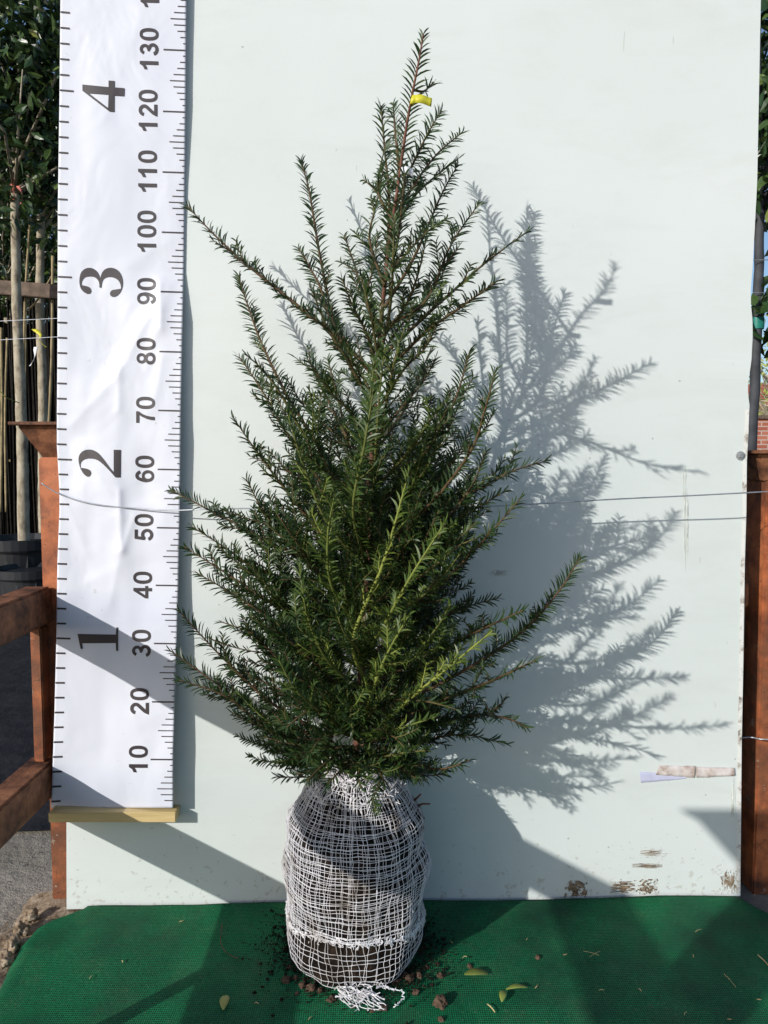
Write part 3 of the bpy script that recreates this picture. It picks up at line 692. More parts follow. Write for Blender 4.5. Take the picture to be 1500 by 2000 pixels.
# ---- shoots
def needles_for(P, tint, dens=1.0, length=.023, seed=0, start=0.0, nd_=None):
    length *= .92 if tint < .55 else .84
    """P: (n,3) resampled shoot path. Returns vertex array (k*8,3) of curved flat needles in two loose ranks."""
    seg = np.linalg.norm(np.diff(P, axis=0), axis=1); cum = np.concatenate([[0], np.cumsum(seg)]); L_ = cum[-1]
    if L_ < .01: return None
    s_ = np.arange(max(start, 0) * L_ + .002, L_, .0023 / dens); s_ = s_ + rng.normal(0, .0007, len(s_)); s_ = np.clip(s_, 0, L_)
    k = len(s_)
    pos = np.stack([np.interp(s_, cum, P[:, i]) for i in range(3)], 1)
    T = np.stack([np.interp(s_, cum, np.gradient(P[:, i], cum + np.arange(len(cum)) * 1e-9)) for i in range(3)], 1); T /= np.linalg.norm(T, axis=1)[:, None]
    # rank plane: horizontal-ish side vector, tilted per shoot
    up = np.array([rng.normal(0, .35), rng.normal(-.55, .35), 1.0]); 
    if nd_ is not None: up = nd_
    side = np.cross(T, up); nn = np.linalg.norm(side, axis=1)[:, None]; side = side / np.maximum(nn, 1e-4); nup = np.cross(side, T)
    sg = np.where(np.arange(k) % 2 == 0, 1., -1.)
    ang = rng.normal(0, .42, k) + np.where(rng.random(k) < .18, rng.normal(0, .9, k), 0)
    lat = (side * np.cos(ang)[:, None]) * sg[:, None] + nup * (np.abs(np.sin(ang)) * rng.choice([1, 1, -1], k))[:, None]
    frac = s_ / L_
    open_ = np.interp(frac, [0, .82, 1], [1, .95, .35])[:, None] * rng.uniform(.8, 1.15, k)[:, None]
    ln = length * np.interp(L_ - s_, [0, .02, .06], [.62, .9, 1.0]) * np.interp(s_, [0, .03], [.75, 1]) * rng.uniform(.78, 1.12, k)
    d0 = T * .85 + lat * .75 * open_; d0 /= np.linalg.norm(d0, axis=1)[:, None]
    d1 = T * .42 + lat * .95 * open_ + np.array([0, 0, -.10]); d1 /= np.linalg.norm(d1, axis=1)[:, None]
    p0 = pos; p1 = p0 + d0 * (ln * .33)[:, None]; dm = d0 + d1; dm /= np.linalg.norm(dm, axis=1)[:, None]
    p2 = p1 + dm * (ln * .36)[:, None]; p3 = p2 + d1 * (ln * .31)[:, None]
    wv = np.cross(lat, T); wv = np.cross(d0, wv); wv /= np.maximum(np.linalg.norm(wv, axis=1)[:, None], 1e-5)
    tw = rng.normal(0, .5, k)[:, None]; nv = np.cross(d0, wv); wv = wv * np.cos(tw) + nv * np.sin(tw)
    W0 = .0006; W1 = .00122
    return np.stack([p0 - wv*W0, p0 + wv*W0, p1 - wv*W1, p1 + wv*W1, p2 - wv*W1*.9, p2 + wv*W1*.9, p3, p3], 1)[:, :7].reshape(-1, 3), np.full(k * 7, tint) + np.repeat(rng.normal(0, .09, k), 7)
def build_needles(lst, parent):
    lst = [q for q in lst if q is not None]
    V = np.concatenate([q[0] for q in lst]); Tn = np.concatenate([q[1] for q in lst]); k = len(V) // 7
    b0_ = np.arange(k)[:, None] * 7
    quads = np.concatenate([b0_ + np.array([0, 1, 3, 2]), b0_ + np.array([2, 3, 5, 4])]); tris = b0_ + np.array([4, 5, 6])
    me = bpy.data.meshes.new('needles'); me.vertices.add(len(V)); me.vertices.foreach_set('co', V.astype(np.float32).ravel())
    nl = quads.size + tris.size; me.loops.add(nl); me.loops.foreach_set('vertex_index', np.concatenate([quads.ravel(), tris.ravel()]).astype(np.int32))
    me.polygons.add(len(quads) + len(tris))
    me.polygons.foreach_set('loop_start', np.concatenate([np.arange(len(quads)) * 4, len(quads) * 4 + np.arange(len(tris)) * 3]).astype(np.int32))
    me.update(calc_edges=True); me.attributes.new('tint', 'FLOAT', 'POINT').data.foreach_set('value', np.clip(Tn, 0, 1).astype(np.float32))
    me.validate()
    return pin(link('needles', me, M['needle']), parent)
MIN_OFF = .006
def keep_front(p):
    p = np.array(p); zl = .258 + .02 * noise.noise((p[0] * 14, p[1] * 14, 0)) + max(0, .1 - math.hypot(p[0] - XCB, p[1] - YC)) * .1
    if p[2] < zl: p[2] = zl + (zl - p[2]) * .15
    o = (Vector(p) - Vector((0, 0, 0))).dot(BN)
    if o < MIN_OFF: p = np.array(Vector(p) + BN * (MIN_OFF - o))
    return p
def shoot_path(a, d, L_, bend=.35, n=10):
    a = np.array(a); d = np.array(d) / np.linalg.norm(d); P = [a]; q = d.copy(); st = L_ / (n - 1); wob = rng.normal(0, .05, 3)
    for i in range(n - 1):
        q = q + np.array([0, 0, bend / (n - 1)]) + wob * .5 + rng.normal(0, .02, 3); q /= np.linalg.norm(q); P.append(keep_front(P[-1] + q * st))
    return np.array(P)
NB = 0
def branch(P, r0=.0022, tint=.3, twigs=True, tw_n=None, tw_len=.07, bare=.10, dens=1.0, tipfree=.35, length=.023):
    """one branch = wood mesh with child needles; side twigs alternate along its older part"""
    global NB; NB += 1
    P = np.array([keep_front(p) for p in P]); seg = np.linalg.norm(np.diff(P, axis=0), axis=1); L_ = seg.sum()
    mb = MB(); n = len(P); mb.tube(P, [r0 + (.0008 - r0) * i / (n-1) for i in range(n)], 6, tint=max(0, tint - .1) )
    lst = [needles_for(P, tint * .8, dens, length, start=bare)]
    if twigs:
        k = tw_n if tw_n is not None else int(L_ * (1 - tipfree) / .021); sg = 1
        for i in range(k):
            f = .12 + (1 - tipfree - .12) * (i + rng.uniform(0, .8)) / max(1, k); x = f * (n-1); i0 = min(int(x), n-2)
            base = P[i0] + (P[i0+1] - P[i0]) * (x - i0); T = P[i0+1] - P[i0]; T /= np.linalg.norm(T)
            sd = np.cross(T, [rng.normal(0, .3), rng.normal(-.5, .4), 1.]); sd /= np.linalg.norm(sd) + 1e-6; sg = -sg
            dv = T * .95 + sd * sg * rng.uniform(.4, .85) + rng.normal(0, .2, 3) + np.array([0, 0, .18])
            tl = tw_len * rng.uniform(.45, 1.25) * (1 - .45 * f)
            if tl < .02: continue
            Q = shoot_path(base, dv, tl, .35, 8); tt = float(np.clip(tint + rng.normal(.03, .13), 0, 1))
            mb.tube(Q, [.0011, .001, .001, .0009, .0009, .0008, .0007, .0006], 5, tint=max(0, tt - .05))
            lst.append(needles_for(Q, tt * .85, dens * 1.1, length * .86))
    o = mb.build('branch', M['twig'], smooth=True, tint=True); pin(o, yew); build_needles(lst, o); return o
TR = [(690,1525,11),(700,1400,11.5),(712,1200,13),(722,1050,15),(724,950,16.5),(730,800,18.5),(742,650,20.5),(760,480,24.5),(775,380,27),(792,260,29.5),(806,180,31.5),(818,120,32.5),(827,66,33)]
trP = spline([tuple(bp(x, y, d/100)) for x, y, d in TR], 90)
mb = MB(); mb.tube(trP, [.0070 + (.0009 - .0070) * (i / 89) ** .55 for i in range(90)], 10, tint=.1)
trunk = pin(mb.build('trunk', M['bark'], smooth=True, tint=True), yew)
build_needles([needles_for(trP[52:], .28, .8, .024, nd_=np.array([.05, -1, .15]))], trunk)
def tr_at(py):
    x = lerp([(q[1], q[0]) for q in TR[::-1]], py); d = lerp([(q[1], q[2]) for q in TR[::-1]], py); return x, d
# traced branches: root row on the trunk or explicit root, then points (x, y, depth in cm in front of the board)
T_ = [  # (points root->tip, tint, twigs per branch (None = automatic), twig length)
 ([(809,176,31.5),(828,178,31),(848,160,30)],.3,0,.03),
 ([(744,640,20),(760,420,17.5),(752,300,17),(744,206,17)],.3,5,.035),
 ([(780,330,28),(772,255,18),(768,203,13)],.3,0,.03),
 ([(768,420,26),(800,335,20),(835,262,17),(862,216,15)],.4,4,.035),
 ([(766,440,26),(800,375,22),(850,305,16),(903,258,13)],.25,4,.03),
 ([(762,480,25),(800,395,21),(850,345,16),(893,312,14)],.3,5,.035),
 ([(752,600,22),(810,500,19),(860,385,15),(894,322,13)],.3,2,.03),
 ([(756,540,23),(800,488,24),(840,448,24),(872,428,23)],.38,5,.04),
 ([(748,640,21),(830,590,20),(880,480,18),(935,398,16)],.28,8,.05),
 ([(742,700,20),(850,600,22),(940,520,24),(1030,452,25)],.32,7,.045),
 ([(738,740,19),(830,650,23),(900,600,34),(972,548,40)],.34,7,.045),
 ([(742,660,20),(705,560,15),(690,510,7),(672,460,3)],.35,5,.045),
 ([(738,720,19),(715,650,22),(690,600,24),(668,545,26)],.4,5,.045),
 ([(736,740,18),(660,660,17),(560,580,15),(480,515,13),(420,460,12),(365,402,11)],.2,12,.045),
 ([(700,750,17),(655,640,13),(625,500,10),(605,380,8),(588,312,7)],.28,4,.035),
 ([(650,640,14),(625,560,12),(603,520,11),(584,486,10)],.3,4,.03),
 ([(640,900,13),(565,780,12),(515,680,10),(485,600,7),(466,540,6)],.26,5,.04),
 ([(640,960,14),(570,860,15),(510,760,14),(468,698,13)],.36,9,.05),
 ([(620,900,18),(560,790,20),(520,730,21),(480,692,22)],.42,6,.045),
 ([(640,1060,15),(560,960,16),(500,880,16),(455,815,16)],.36,7,.045),
 ([(640,1120,16),(560,1060,17),(515,1000,17),(482,938,17)],.35,7,.04),
 ([(680,860,16),(640,780,10),(610,720,7),(603,680,6)],.3,6,.05),
 ([(690,900,16),(665,800,12),(650,740,10),(640,700,9)],.34,6,.05),
 ([(665,1120,14),(560,1075,14),(440,1012,13),(335,958,12)],.22,14,.055),
 ([(640,1180,14),(520,1125,14),(440,1070,13),(374,1028,12)],.24,9,.05),
 ([(640,1230,14),(520,1170,15),(430,1112,15),(360,1068,15)],.22,10,.05),
 ([(640,1280,13),(540,1215,13),(455,1160,12),(383,1118,11)],.24,10,.05),
 ([(640,1330,13),(560,1270,11),(490,1235,9),(430,1214,8)],.26,10,.055),
 ([(650,1440,13),(540,1380,15),(440,1290,16),(350,1194,17)],.2,9,.045),
 ([(650,1400,13),(580,1365,11),(510,1330,9),(440,1305,8)],.25,9,.05),
 ([(650,1450,12),(520,1400,11),(430,1340,10),(333,1271,9)],.22,9,.045),
 ([(660,1480,12),(540,1435,12),(440,1360,12),(350,1328,12)],.2,12,.045),
 ([(660,1490,11),(580,1450,10),(520,1425,9),(465,1400,8)],.22,8,.045),
 ([(665,1500,11),(620,1490,12),(580,1478,13),(540,1466,14)],.2,5,.03),
 ([(675,1505,12),(630,1515,14),(590,1518,15),(543,1517,16)],.2,5,.03),
 ([(735,1080,18),(840,985,26),(920,880,31),(950,790,34),(968,724,35)],.26,7,.05),
 ([(735,1000,18),(820,900,22),(885,790,24),(918,684,25)],.28,9,.055),
 ([(728,960,18),(800,880,26),(840,820,31),(880,772,34)],.55,9,.05),
 ([(732,1120,17),(850,1010,18),(980,930,22),(1066,900,23)],.24,14,.055),
 ([(728,1110,17),(830,1060,20),(920,1000,22),(985,960,23)],.35,9,.05),
 ([(725,1240,15),(840,1160,18),(940,1060,26),(1018,972,28)],.3,10,.05),
 ([(722,1180,15),(800,1110,19),(880,1065,22),(930,1020,24)],.45,8,.05),
 ([(715,1400,14),(860,1335,16),(1000,1250,17),(1080,1170,21),(1134,1088,22)],.22,13,.05),
 ([(715,1300,14),(820,1235,12),(900,1190,11),(972,1168,10)],.22,9,.05),
 ([(715,1340,14),(840,1280,12),(940,1230,26),(1022,1192,33)],.2,12,.055),
 ([(710,1440,13),(860,1370,15),(960,1330,33),(1045,1290,40)],.25,13,.05),
 ([(705,1455,12),(820,1420,12),(920,1398,13),(985,1402,24),(1030,1422,27)],.18,12,.05),
 ([(705,1470,12),(810,1450,13),(900,1435,14),(990,1452,14)],.22,11,.05),
 ([(700,1480,12),(790,1490,15),(860,1502,25),(918,1484,28)],.25,9,.045),
 ([(712,1330,20),(690,1250,28),(745,1110,33),(775,1010,35),(800,915,36)],.95,9,.055),
 ([(705,1290,20),(745,1230,30),(800,1130,36),(868,1022,38)],.85,9,.05),
 ([(715,1440,18),(795,1370,28),(880,1300,33),(962,1232,35)],1.0,7,.04),
 ([(700,1440,18),(735,1330,30),(760,1270,34),(800,1200,36)],.85,6,.045),
 ([(715,1100,18),(690,1000,28),(710,880,33),(730,760,35)],.6,8,.05),
 ([(735,900,19),(752,800,27),(772,700,30),(790,640,31)],.5,7,.05),
 ([(725,1120,17),(640,1020,26),(590,900,30),(560,800,32)],.6,9,.05),
 ([(710,1350,17),(640,1290,27),(600,1200,32),(585,1100,34)],.65,9,.05),
 ([(705,1450,16),(640,1400,27),(580,1350,32),(545,1290,34)],.6,8,.045),
 ([(705,1480,15),(730,1440,25),(790,1420,32),(850,1400,36)],.7,7,.04),
 ([(700,1490,14),(740,1480,24),(790,1470,28),(840,1465,31)],.5,7,.04),
 ([(715,1240,17),(650,1150,27),(640,1050,32),(655,960,34)],.75,8,.05),
 ([(720,1200,17),(800,1180,28),(860,1130,33),(900,1080,36)],.6,8,.05),
 ([(715,1300,17),(800,1290,28),(850,1230,33),(880,1180,36)],.65,8,.045),
 ([(700,1470,15),(650,1460,25),(600,1470,29),(570,1475,31)],.45,7,.04),
 ([(728,960,20),(735,860,26),(742,760,28),(752,680,29)],.55,6,.045),
 ([(722,1080,20),(700,960,28),(718,820,31),(732,700,32)],.6,7,.045),
 ([(738,800,19),(700,720,17),(660,680,16),(640,640,15)],.3,6,.045),
 ([(738,800,19),(790,720,22),(830,680,24),(860,620,26)],.35,6,.045),
 ([(740,760,20),(735,680,25),(720,600,28),(705,540,29)],.4,5,.04),
 ([(730,860,18),(680,800,22),(640,760,24),(600,700,26)],.4,7,.045),
 ([(732,860,18),(790,790,16),(830,740,14),(850,700,13)],.25,6,.045),
 ([(730,900,18),(660,850,13),(600,800,10),(560,740,9)],.25,7,.045),
 ([(728,960,18),(800,880,22),(850,840,24),(872,800,25)],.35,7,.045),
 ([(728,980,18),(650,930,23),(590,880,26),(548,830,28)],.4,7,.045),
 ([(735,1060,18),(820,980,20),(885,900,21),(922,835,22)],.3,9,.05),
 ([(735,1020,17),(810,930,16),(870,850,14),(905,765,13)],.22,8,.05),
 ([(732,1090,18),(840,1040,21),(915,960,22),(950,880,23)],.32,9,.05),
 ([(730,1140,18),(830,1080,14),(900,1030,12),(950,1000,11)],.22,9,.045),
 ([(728,1180,17),(830,1120,24),(890,1070,28),(935,1050,30)],.4,8,.045),
 ([(700,1420,15),(620,1350,22),(560,1310,25),(510,1290,27)],.3,9,.05),
 ([(700,1380,15),(620,1300,21),(550,1240,24),(500,1210,26)],.3,9,.05),
 ([(742,700,23),(762,600,27),(768,500,30),(770,425,31)],.42,4,.04),
 ([(750,560,25),(775,480,29),(785,400,31),(790,340,32)],.35,3,.03),
 ([(768,430,26),(740,380,25),(742,330,24),(752,290,23)],.35,3,.03),
 ([(752,560,23),(722,470,22),(735,400,21),(745,350,20)],.32,4,.035),
 ([(748,640,21),(715,590,19),(730,520,17),(738,460,16)],.3,4,.035),
 ([(745,660,21),(790,600,25),(815,540,27),(832,470,28)],.4,5,.04),
 ([(742,700,20),(780,640,18),(850,560,16),(880,500,15)],.25,5,.04),
 ([(742,720,20),(700,700,18),(640,610,16),(605,560,15)],.28,5,.04),
 ([(700,1470,15),(660,1475,22),(625,1500,26),(600,1525,28)],.3,8,.045),
 ([(700,1475,15),(680,1490,24),(660,1510,29),(640,1530,31)],.4,7,.045),
 ([(700,1475,15),(705,1490,25),(700,1515,30),(705,1540,32)],.45,7,.045),
 ([(702,1475,15),(730,1490,24),(745,1515,29),(752,1535,31)],.4,7,.045),
 ([(702,1475,15),(760,1485,22),(790,1505,26),(812,1520,28)],.3,8,.045),
 ([(700,1480,13),(760,1500,14),(820,1515,15),(868,1512,15)],.2,8,.045),
 ([(702,1440,15),(650,1430,25),(620,1450,31),(600,1480,33)],.35,8,.05),
 ([(702,1440,15),(740,1425,26),(770,1440,32),(790,1460,34)],.4,8,.05),
 ([(702,1400,15),(690,1380,27),(685,1400,33),(690,1430,36)],.5,9,.05),
 ([(702,1400,15),(650,1380,25),(600,1390,29),(560,1420,31)],.3,9,.05),
 ([(702,1400,15),(760,1370,25),(830,1370,29),(890,1385,31)],.4,9,.05),
 ([(710,1300,16),(700,1270,27),(670,1230,33),(650,1170,35)],.55,9,.05),
 ([(720,1010,17),(640,930,12),(580,850,9),(540,775,7)],.3,9,.05),
 ([(735,880,18),(790,800,12),(820,730,9),(845,680,8)],.2,9,.05),
 ([(735,820,18),(700,740,25),(640,640,29),(610,570,31)],.4,6,.045),
]
for pts, tint, ntw, tl in T_:
    P = spline([tuple(bp(x, y, d/100)) for x, y, d in pts], 26)
    L_ = np.linalg.norm(np.diff(P, axis=0), axis=1).sum()
    if ntw: ntw = int(ntw * (1.2 if pts[-1][1] > 900 else .95))
    branch(P, .0016 + .004 * min(1, L_ / .45) * .5, tint, True, ntw, tl, bare=.08 if L_ > .15 else .02, tipfree=.3, length=.0255)
# inner limbs fill the body of the crown: each limb carries laterals
ENV = [(560,45),(700,75),(800,95),(900,120),(1000,160),(1100,195),(1200,212),(1300,205),(1380,170),(1450,110),(1510,70)]
CX = [(560,755),(700,735),(900,712),(1200,700),(1400,705),(1510,700)]
NI = 40
for k in range(NI):
    py = 985 + (1505 - 985) * ((k + .5) / NI) ** .80 + rng.normal(0, 8); x, d = tr_at(py)
    th = 2.4 * k + rng.uniform(-.3, .3)            # golden-angle turn round the stem
    hw = lerp(ENV, py - 90) / 1160 * .97
    a = np.array(bp(x, py, d / 100))
    outv = np.array([math.cos(th), -math.sin(th) * .95, 0])
    back = max(0, math.sin(th)) ; fwd = 1 if math.sin(th) > 0 else 1
    room = d / 100 - .02 if outv[1] > 0 else .25
    ln = min(hw, .26); sy = 1.0
    if outv[1] > 0 and ln * outv[1] > room: sy = room / (ln * outv[1])
    tip = a + outv * ln * np.array([1, sy, 1]) + np.array([0, 0, ln * rng.uniform(.8, 1.4) * lerp([(720, 1.3), (1200, 1.0), (1400, .6), (1500, .2)], py)])
    mid = a + (tip - a) * .5 + np.array([0, 0, -.02 * ln / .2])
    P = spline([a, mid, tip], 14)
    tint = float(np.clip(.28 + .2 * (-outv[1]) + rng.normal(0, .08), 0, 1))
    branch(P, .003, tint, True, int(14 + ln * 30), .12, bare=.15, dens=1.0, tipfree=.12, length=.022)
print('branches', NB)
# tapes on the leader
def band(name, px, py, d, label, mat, wpx, hpx, r=.003):
    c_ = np.array(bp(px, py, d / 100)); mb = MB(); hh = hpx / 2 / 1500; n = 14; up = Vector((.12, 0, 1)).normalized(); vs = []
    path = [Vector(c_) + Vector((r * math.cos(q), r * math.sin(q), 0)) for q in np.linspace(R(60), R(300), n)]
    for i in range(1, 9):
        u = i / 8; path.append(path[n-1] + Vector((u * wpx / 1500, -.002 * math.sin(u * 5), -.003 * u * u)))
    for p in path: vs += [p - up * hh, p + up * hh]
    mb.add(vs, [(2*i, 2*i+1, 2*i+3, 2*i+2) for i in range(len(path)-1)])
    o = mb.build(name, M[mat], smooth=True); m_ = o.modifiers.new('t', 'SOLIDIFY'); m_.thickness = .0004
    return tag(o, label, 'plant tape')
band('plant_tape', 807, 196, 31.2, 'yellow plastic tape flag wrapped round the top leader', 'yellow', 32, 15)
band('plant_tape', 787, 334, 28.2, 'white plastic tape wrapped lower on the top leader', 'white', 18, 13, .0024)

# ================================================================ LOOSE BITS ON THE MAT
clods = [(560,1915,.008),(577,1911,.006),(590,1925,.007),(608,1930,.009),(625,1935,.006),(565,1890,.005),(580,1942,.004),(647,1953,.007),(745,1915,.006),(790,1905,.006),(800,1912,.007),(775,1918,.005),(818,1905,.006),(812,1937,.006),(750,1968,.007),(860,1956,.011),(861,1905,.006),(918,1888,.0055),(1050,1870,.005),(862,1991,.005),(728,1975,.005),(835,1890,.004),(690,1968,.004)]
for k, (x, y, r) in enumerate(clods):
    o = clod('soil_clod', fp(x, y, r * .45), r * .8, k * 3.1, M['clod'], .75)
    o.rotation_euler.z = k
    if (x, y) == (860, 1956): tag(o, 'largest loose brown soil clod on the mat, right of the net tail', 'soil clod', 'soil clods on the mat')
    elif (x, y) == (1050, 1870): tag(o, 'dark soil clod farthest right on the mat, beside the twig', 'soil clod', 'soil clods on the mat')
    elif (x, y) == (918, 1888): tag(o, 'soil clod touching the broad fallen leaf', 'soil clod', 'soil clods on the mat')
    elif x < 640: tag(o, 'small crumbly soil clod at the left foot of the root ball', 'soil clod', 'soil clods left of the root ball')
    else: tag(o, 'small crumbly soil clod scattered in front and right of the root ball', 'soil clod', 'soil clods right of the root ball')
mb = MB()
for k in range(3600):
    a = random.uniform(0, 2*math.pi); r_ = .085 + abs(random.gauss(0, .026)); x = XCB + r_ * math.cos(a) * 1.15; y = YC + r_ * math.sin(a)
    if y > -.012 or random.random() < .3 and x < XCB: y = -.03 - random.random() * .1
    s_ = random.uniform(.0005, .0018) if random.random() < .93 else random.uniform(.002, .0038); c_ = Vector((x, y, .0035 + s_ * .4))
    vs = [c_ + Vector(q) * s_ * random.uniform(.7, 1.3) for q in ((1,0,0),(-1,0,0),(0,1,0),(0,-1,0),(0,0,.8),(0,0,-.6))]
    mb.add(vs, [(0,2,4),(2,1,4),(1,3,4),(3,0,4),(2,0,5),(1,2,5),(3,1,5),(0,3,5)])
tag(mb.build('soil_crumbs', M['soil']), 'fine dark soil crumbs scattered round the foot of the root ball', 'soil', kind='stuff')
def leaf(name, a, b_, wd, tint, label, lift=.003, fold_=.25):
    A = fp(*a, .006); B = fp(*b_, .006); d = B - A; L_ = d.length; d.normalize(); sd = d.cross(Vector((0, 0, 1))).normalized(); mb = MB(); vs = []; n = 12
    for i in range(n + 1):
        u = i / n; w_ = wd * math.sin(math.pi * min(1, u * .97 + .02)) ** .75; c_ = A + d * L_ * u + Vector((0, 0, lift * math.sin(u * 3.1)))
        vs += [c_ - sd * w_ + Vector((0, 0, w_ * fold_)), c_, c_ + sd * w_ + Vector((0, 0, w_ * fold_))]
    fs = [q for i in range(n) for q in ((3*i, 3*i+1, 3*i+4, 3*i+3), (3*i+1, 3*i+2, 3*i+5, 3*i+4))]
    mb.add(vs, fs, tint=tint); o = mb.build(name, M['leafdead'], smooth=True, tint=True); m_ = o.modifiers.new('t', 'SOLIDIFY'); m_.thickness = .0004
    return tag(o, label, 'leaf')
leaf('fallen_leaf', (907, 1903), (955, 1903), .0075, .1, 'broad dull green fallen leaf on the mat')
leaf('fallen_leaf', (988, 1932), (1031, 1929), .0042, .4, 'narrow fallen leaf pointing right, end to end with a smaller leaf')
leaf('fallen_leaf', (984, 1934), (980, 1957), .0050, .35, 'small fallen leaf pointing toward the viewer beside a narrow leaf')
leaf('fallen_leaf', (436, 1972), (441, 1944), .0065, .75, 'yellow-green leaf lying at the front left of the mat')
for k, (a, b_, lab) in enumerate([((1414, 1902), (1437, 1928), 'straight straw stalk on the right of the mat'), ((1480, 1865), (1503, 1888), 'straw stalk at the far right edge of the mat'), ((952, 1961), (967, 1977), 'short brown stalk in front of the narrow fallen leaves'), ((1140, 1858), (1170, 1866), 'flatter of two crossed straws on the mat'), ((1152, 1869), (1172, 1858), 'steeper of two crossed straws on the mat'), ((1028, 1836), (1031, 1832), 'tiny pale straw chip on the mat behind the clod'), ((1170, 1934), (1180, 1934), 'pale chip lying in the middle right of the mat'), ((1358, 1820), (1370, 1815), 'small curved straw in the shadow band at the right of the mat')]):
    mb = MB(); A = fp(*a, .0045); B = fp(*b_, .0045 + (.002 if k == 4 else 0)); mb.tube(spline([A, (A+B)/2 + Vector((0, 0, .0012)), B], 8), [.0004 + .0004 * (k in (1, 2))] * 8, 5)
    tag(mb.build('straw_stalk', M['straw']), lab, 'straw')
for k, (x, y) in enumerate([(1100,1865),(1253,1936),(1341,1976),(1478,1951),(1355,1870),(912,1868),(880,1838),(1045,1930),(505,1960),(180,1905),(350,1800),(240,1880),(610,1985),(1420,1990)]):
    mb = MB(); A = fp(x, y, .0042); a_ = k * 1.9; mb.tube([A, A + Vector((math.cos(a_) * .004, math.sin(a_) * .004, .0006)), A + Vector((math.cos(a_) * .007, math.sin(a_ + .4) * .007, 0))], [.0005, .0007, .0004], 5)
    tag(mb.build('straw_chip', M['straw']), 'tiny pale straw chip scattered on the green mat', 'straw', 'tiny straw chips on the mat')
mb = MB(); mb.tube(spline([fp(434, 1803, .004), fp(431, 1840, .006), fp(444, 1862, .005), fp(465, 1872, .004)], 24), .0006, 5); tag(mb.build('thin_twig', M['bark']), 'thin curved brown twig lying on the left of the mat', 'twig')

# ================================================================ BACKGROUND
def leaf_cloud(blobs, n, size=.07, up=.3, tint0=.4, seed=1):
    r_ = np.random.default_rng(seed); V = []; Tn = []
    wts = np.array([b_[1][0]*b_[1][1]*b_[1][2] for b_ in blobs]); wts = wts / wts.sum()
    for k in range(n):
        c_, s_ = blobs[r_.choice(len(blobs), p=wts)]
        q = r_.normal(0, 1, 3); q /= np.linalg.norm(q); q *= r_.random() ** .45
        p = np.array(c_) + q * np.array(s_)
        d = r_.normal(0, 1, 3) + np.array([0, -.2, -.5]); d /= np.linalg.norm(d); sd = np.cross(d, r_.normal(0, 1, 3)); sd /= np.linalg.norm(sd); nr = np.cross(d, sd)
        L_ = size * r_.uniform(.6, 1.25); w_ = L_ * .19
        V += [p, p + d*L_*.35 - sd*w_ + nr*w_*.3, p + d*L_*.35 + sd*w_ + nr*w_*.3, p + d*L_*.72 - sd*w_*.75 - nr*L_*.03, p + d*L_*.72 + sd*w_*.75 - nr*L_*.03, p + d*L_ - nr*L_*.12, p + d*L_*.35, p + d*L_*.72 - nr*L_*.06]
        Tn += [np.clip(tint0 + r_.normal(0, .22), 0, 1)] * 8
    F_ = []
    for k in range(n):
        b_ = k * 8; F_ += [(b_, b_+1, b_+6), (b_, b_+6, b_+2), (b_+1, b_+3, b_+7, b_+6), (b_+6, b_+7, b_+4, b_+2), (b_+3, b_+5, b_+7), (b_+7, b_+5, b_+4)]
    me = bpy.data.meshes.new('crown'); me.from_pydata([tuple(v_) for v_ in V], [], F_); me.update()
    me.attributes.new('tint', 'FLOAT', 'POINT').data.foreach_set('value', np.array(Tn, np.float32)); return me
def pot_mb(r, h, c=(0, 0), z0=0):
    mb = MB(); mb.lathe([(0.001, z0), (r*.8, z0), (r*.95, z0 + h*.86), (r*1.03, z0 + h*.86), (r*1.05, z0 + h*.88), (r*1.06, z0 + h), (r*1.0, z0 + h), (r*.95, z0 + h*.93), (0.001, z0 + h*.93)], 36, c)
    for k in range(12):
        a = 2*math.pi*k/12; mb.box((c[0] + r*.9*math.cos(a) - .006, c[1] + r*.9*math.sin(a) - .006, z0 + h*.1), (c[0] + r*.9*math.cos(a) + .006, c[1] + r*.9*math.sin(a) + .006, z0 + h*.84))
    return mb
def std_tree(path, rad, crown_blobs, n, seed, potr, label, group, size=.075, poth=.34, lean_twigs=14):
    root = empty('potted_tree', (path[0][0], path[0][1], GZ)); tag(root, label, 'tree', group)
    pot_mb(potr, poth, (path[0][0], path[0][1]), GZ).build('pot', M['pot'], root, smooth=False)
    mb = MB(); P = spline(path, 40); mb.tube([Vector(p) + Vector((.004 * noise.noise((i * .4, seed, 0)), 0, 0)) for i, p in enumerate(P)], [rad * (1.1 - .35 * i / 39) * (1 + .08 * noise.noise((i * .7, seed, 2))) for i in range(40)], 12)
    top = Vector(P[-1]); rr_ = random.Random(seed)
    for k in range(lean_twigs):
        a = top + Vector((0, 0, rr_.uniform(-.1, .25))); d = Vector((rr_.gauss(0, .6), rr_.gauss(0, .5), rr_.uniform(.4, 1.3))); L_ = rr_.uniform(.3, .8)
        mb.tube([a, a + d * L_ * .5 + Vector((rr_.gauss(0, .03),) * 3), a + d * L_], [.009, .006, .003], 5)
    mb.build('trunk', M['greybark'], root, smooth=True)
    me = leaf_cloud(crown_blobs, n, size, seed=seed); o = link('crown', me, M['laurel']); pin(o, root); return root
YT = 2.42
p0 = yp(45, 1018, YT); p1 = yp(42, 820, YT); p2 = yp(33, 600, YT); p3 = yp(29, 380, YT)
std_tree([(p0.x, YT, GZ + .3), tuple(p1), tuple(p2), tuple(p3)], .0265, [((p3.x, YT, 2.45), (.35, .3, .6)), ((p3.x - .3, YT, 2.6), (.3, .3, .5)), ((p3.x + .2, YT - .1, 2.9), (.4, .3, .5))], 2600, 3, .19, 'leafy potted tree with a red ribbon on its pale straight trunk', 'potted trees behind the board', poth=.41)
YT2 = 2.75
q0 = yp(84, 960, YT2); q1 = yp(84, 800, YT2); q2 = yp(78, 600, YT2); q3 = yp(80, 420, YT2)
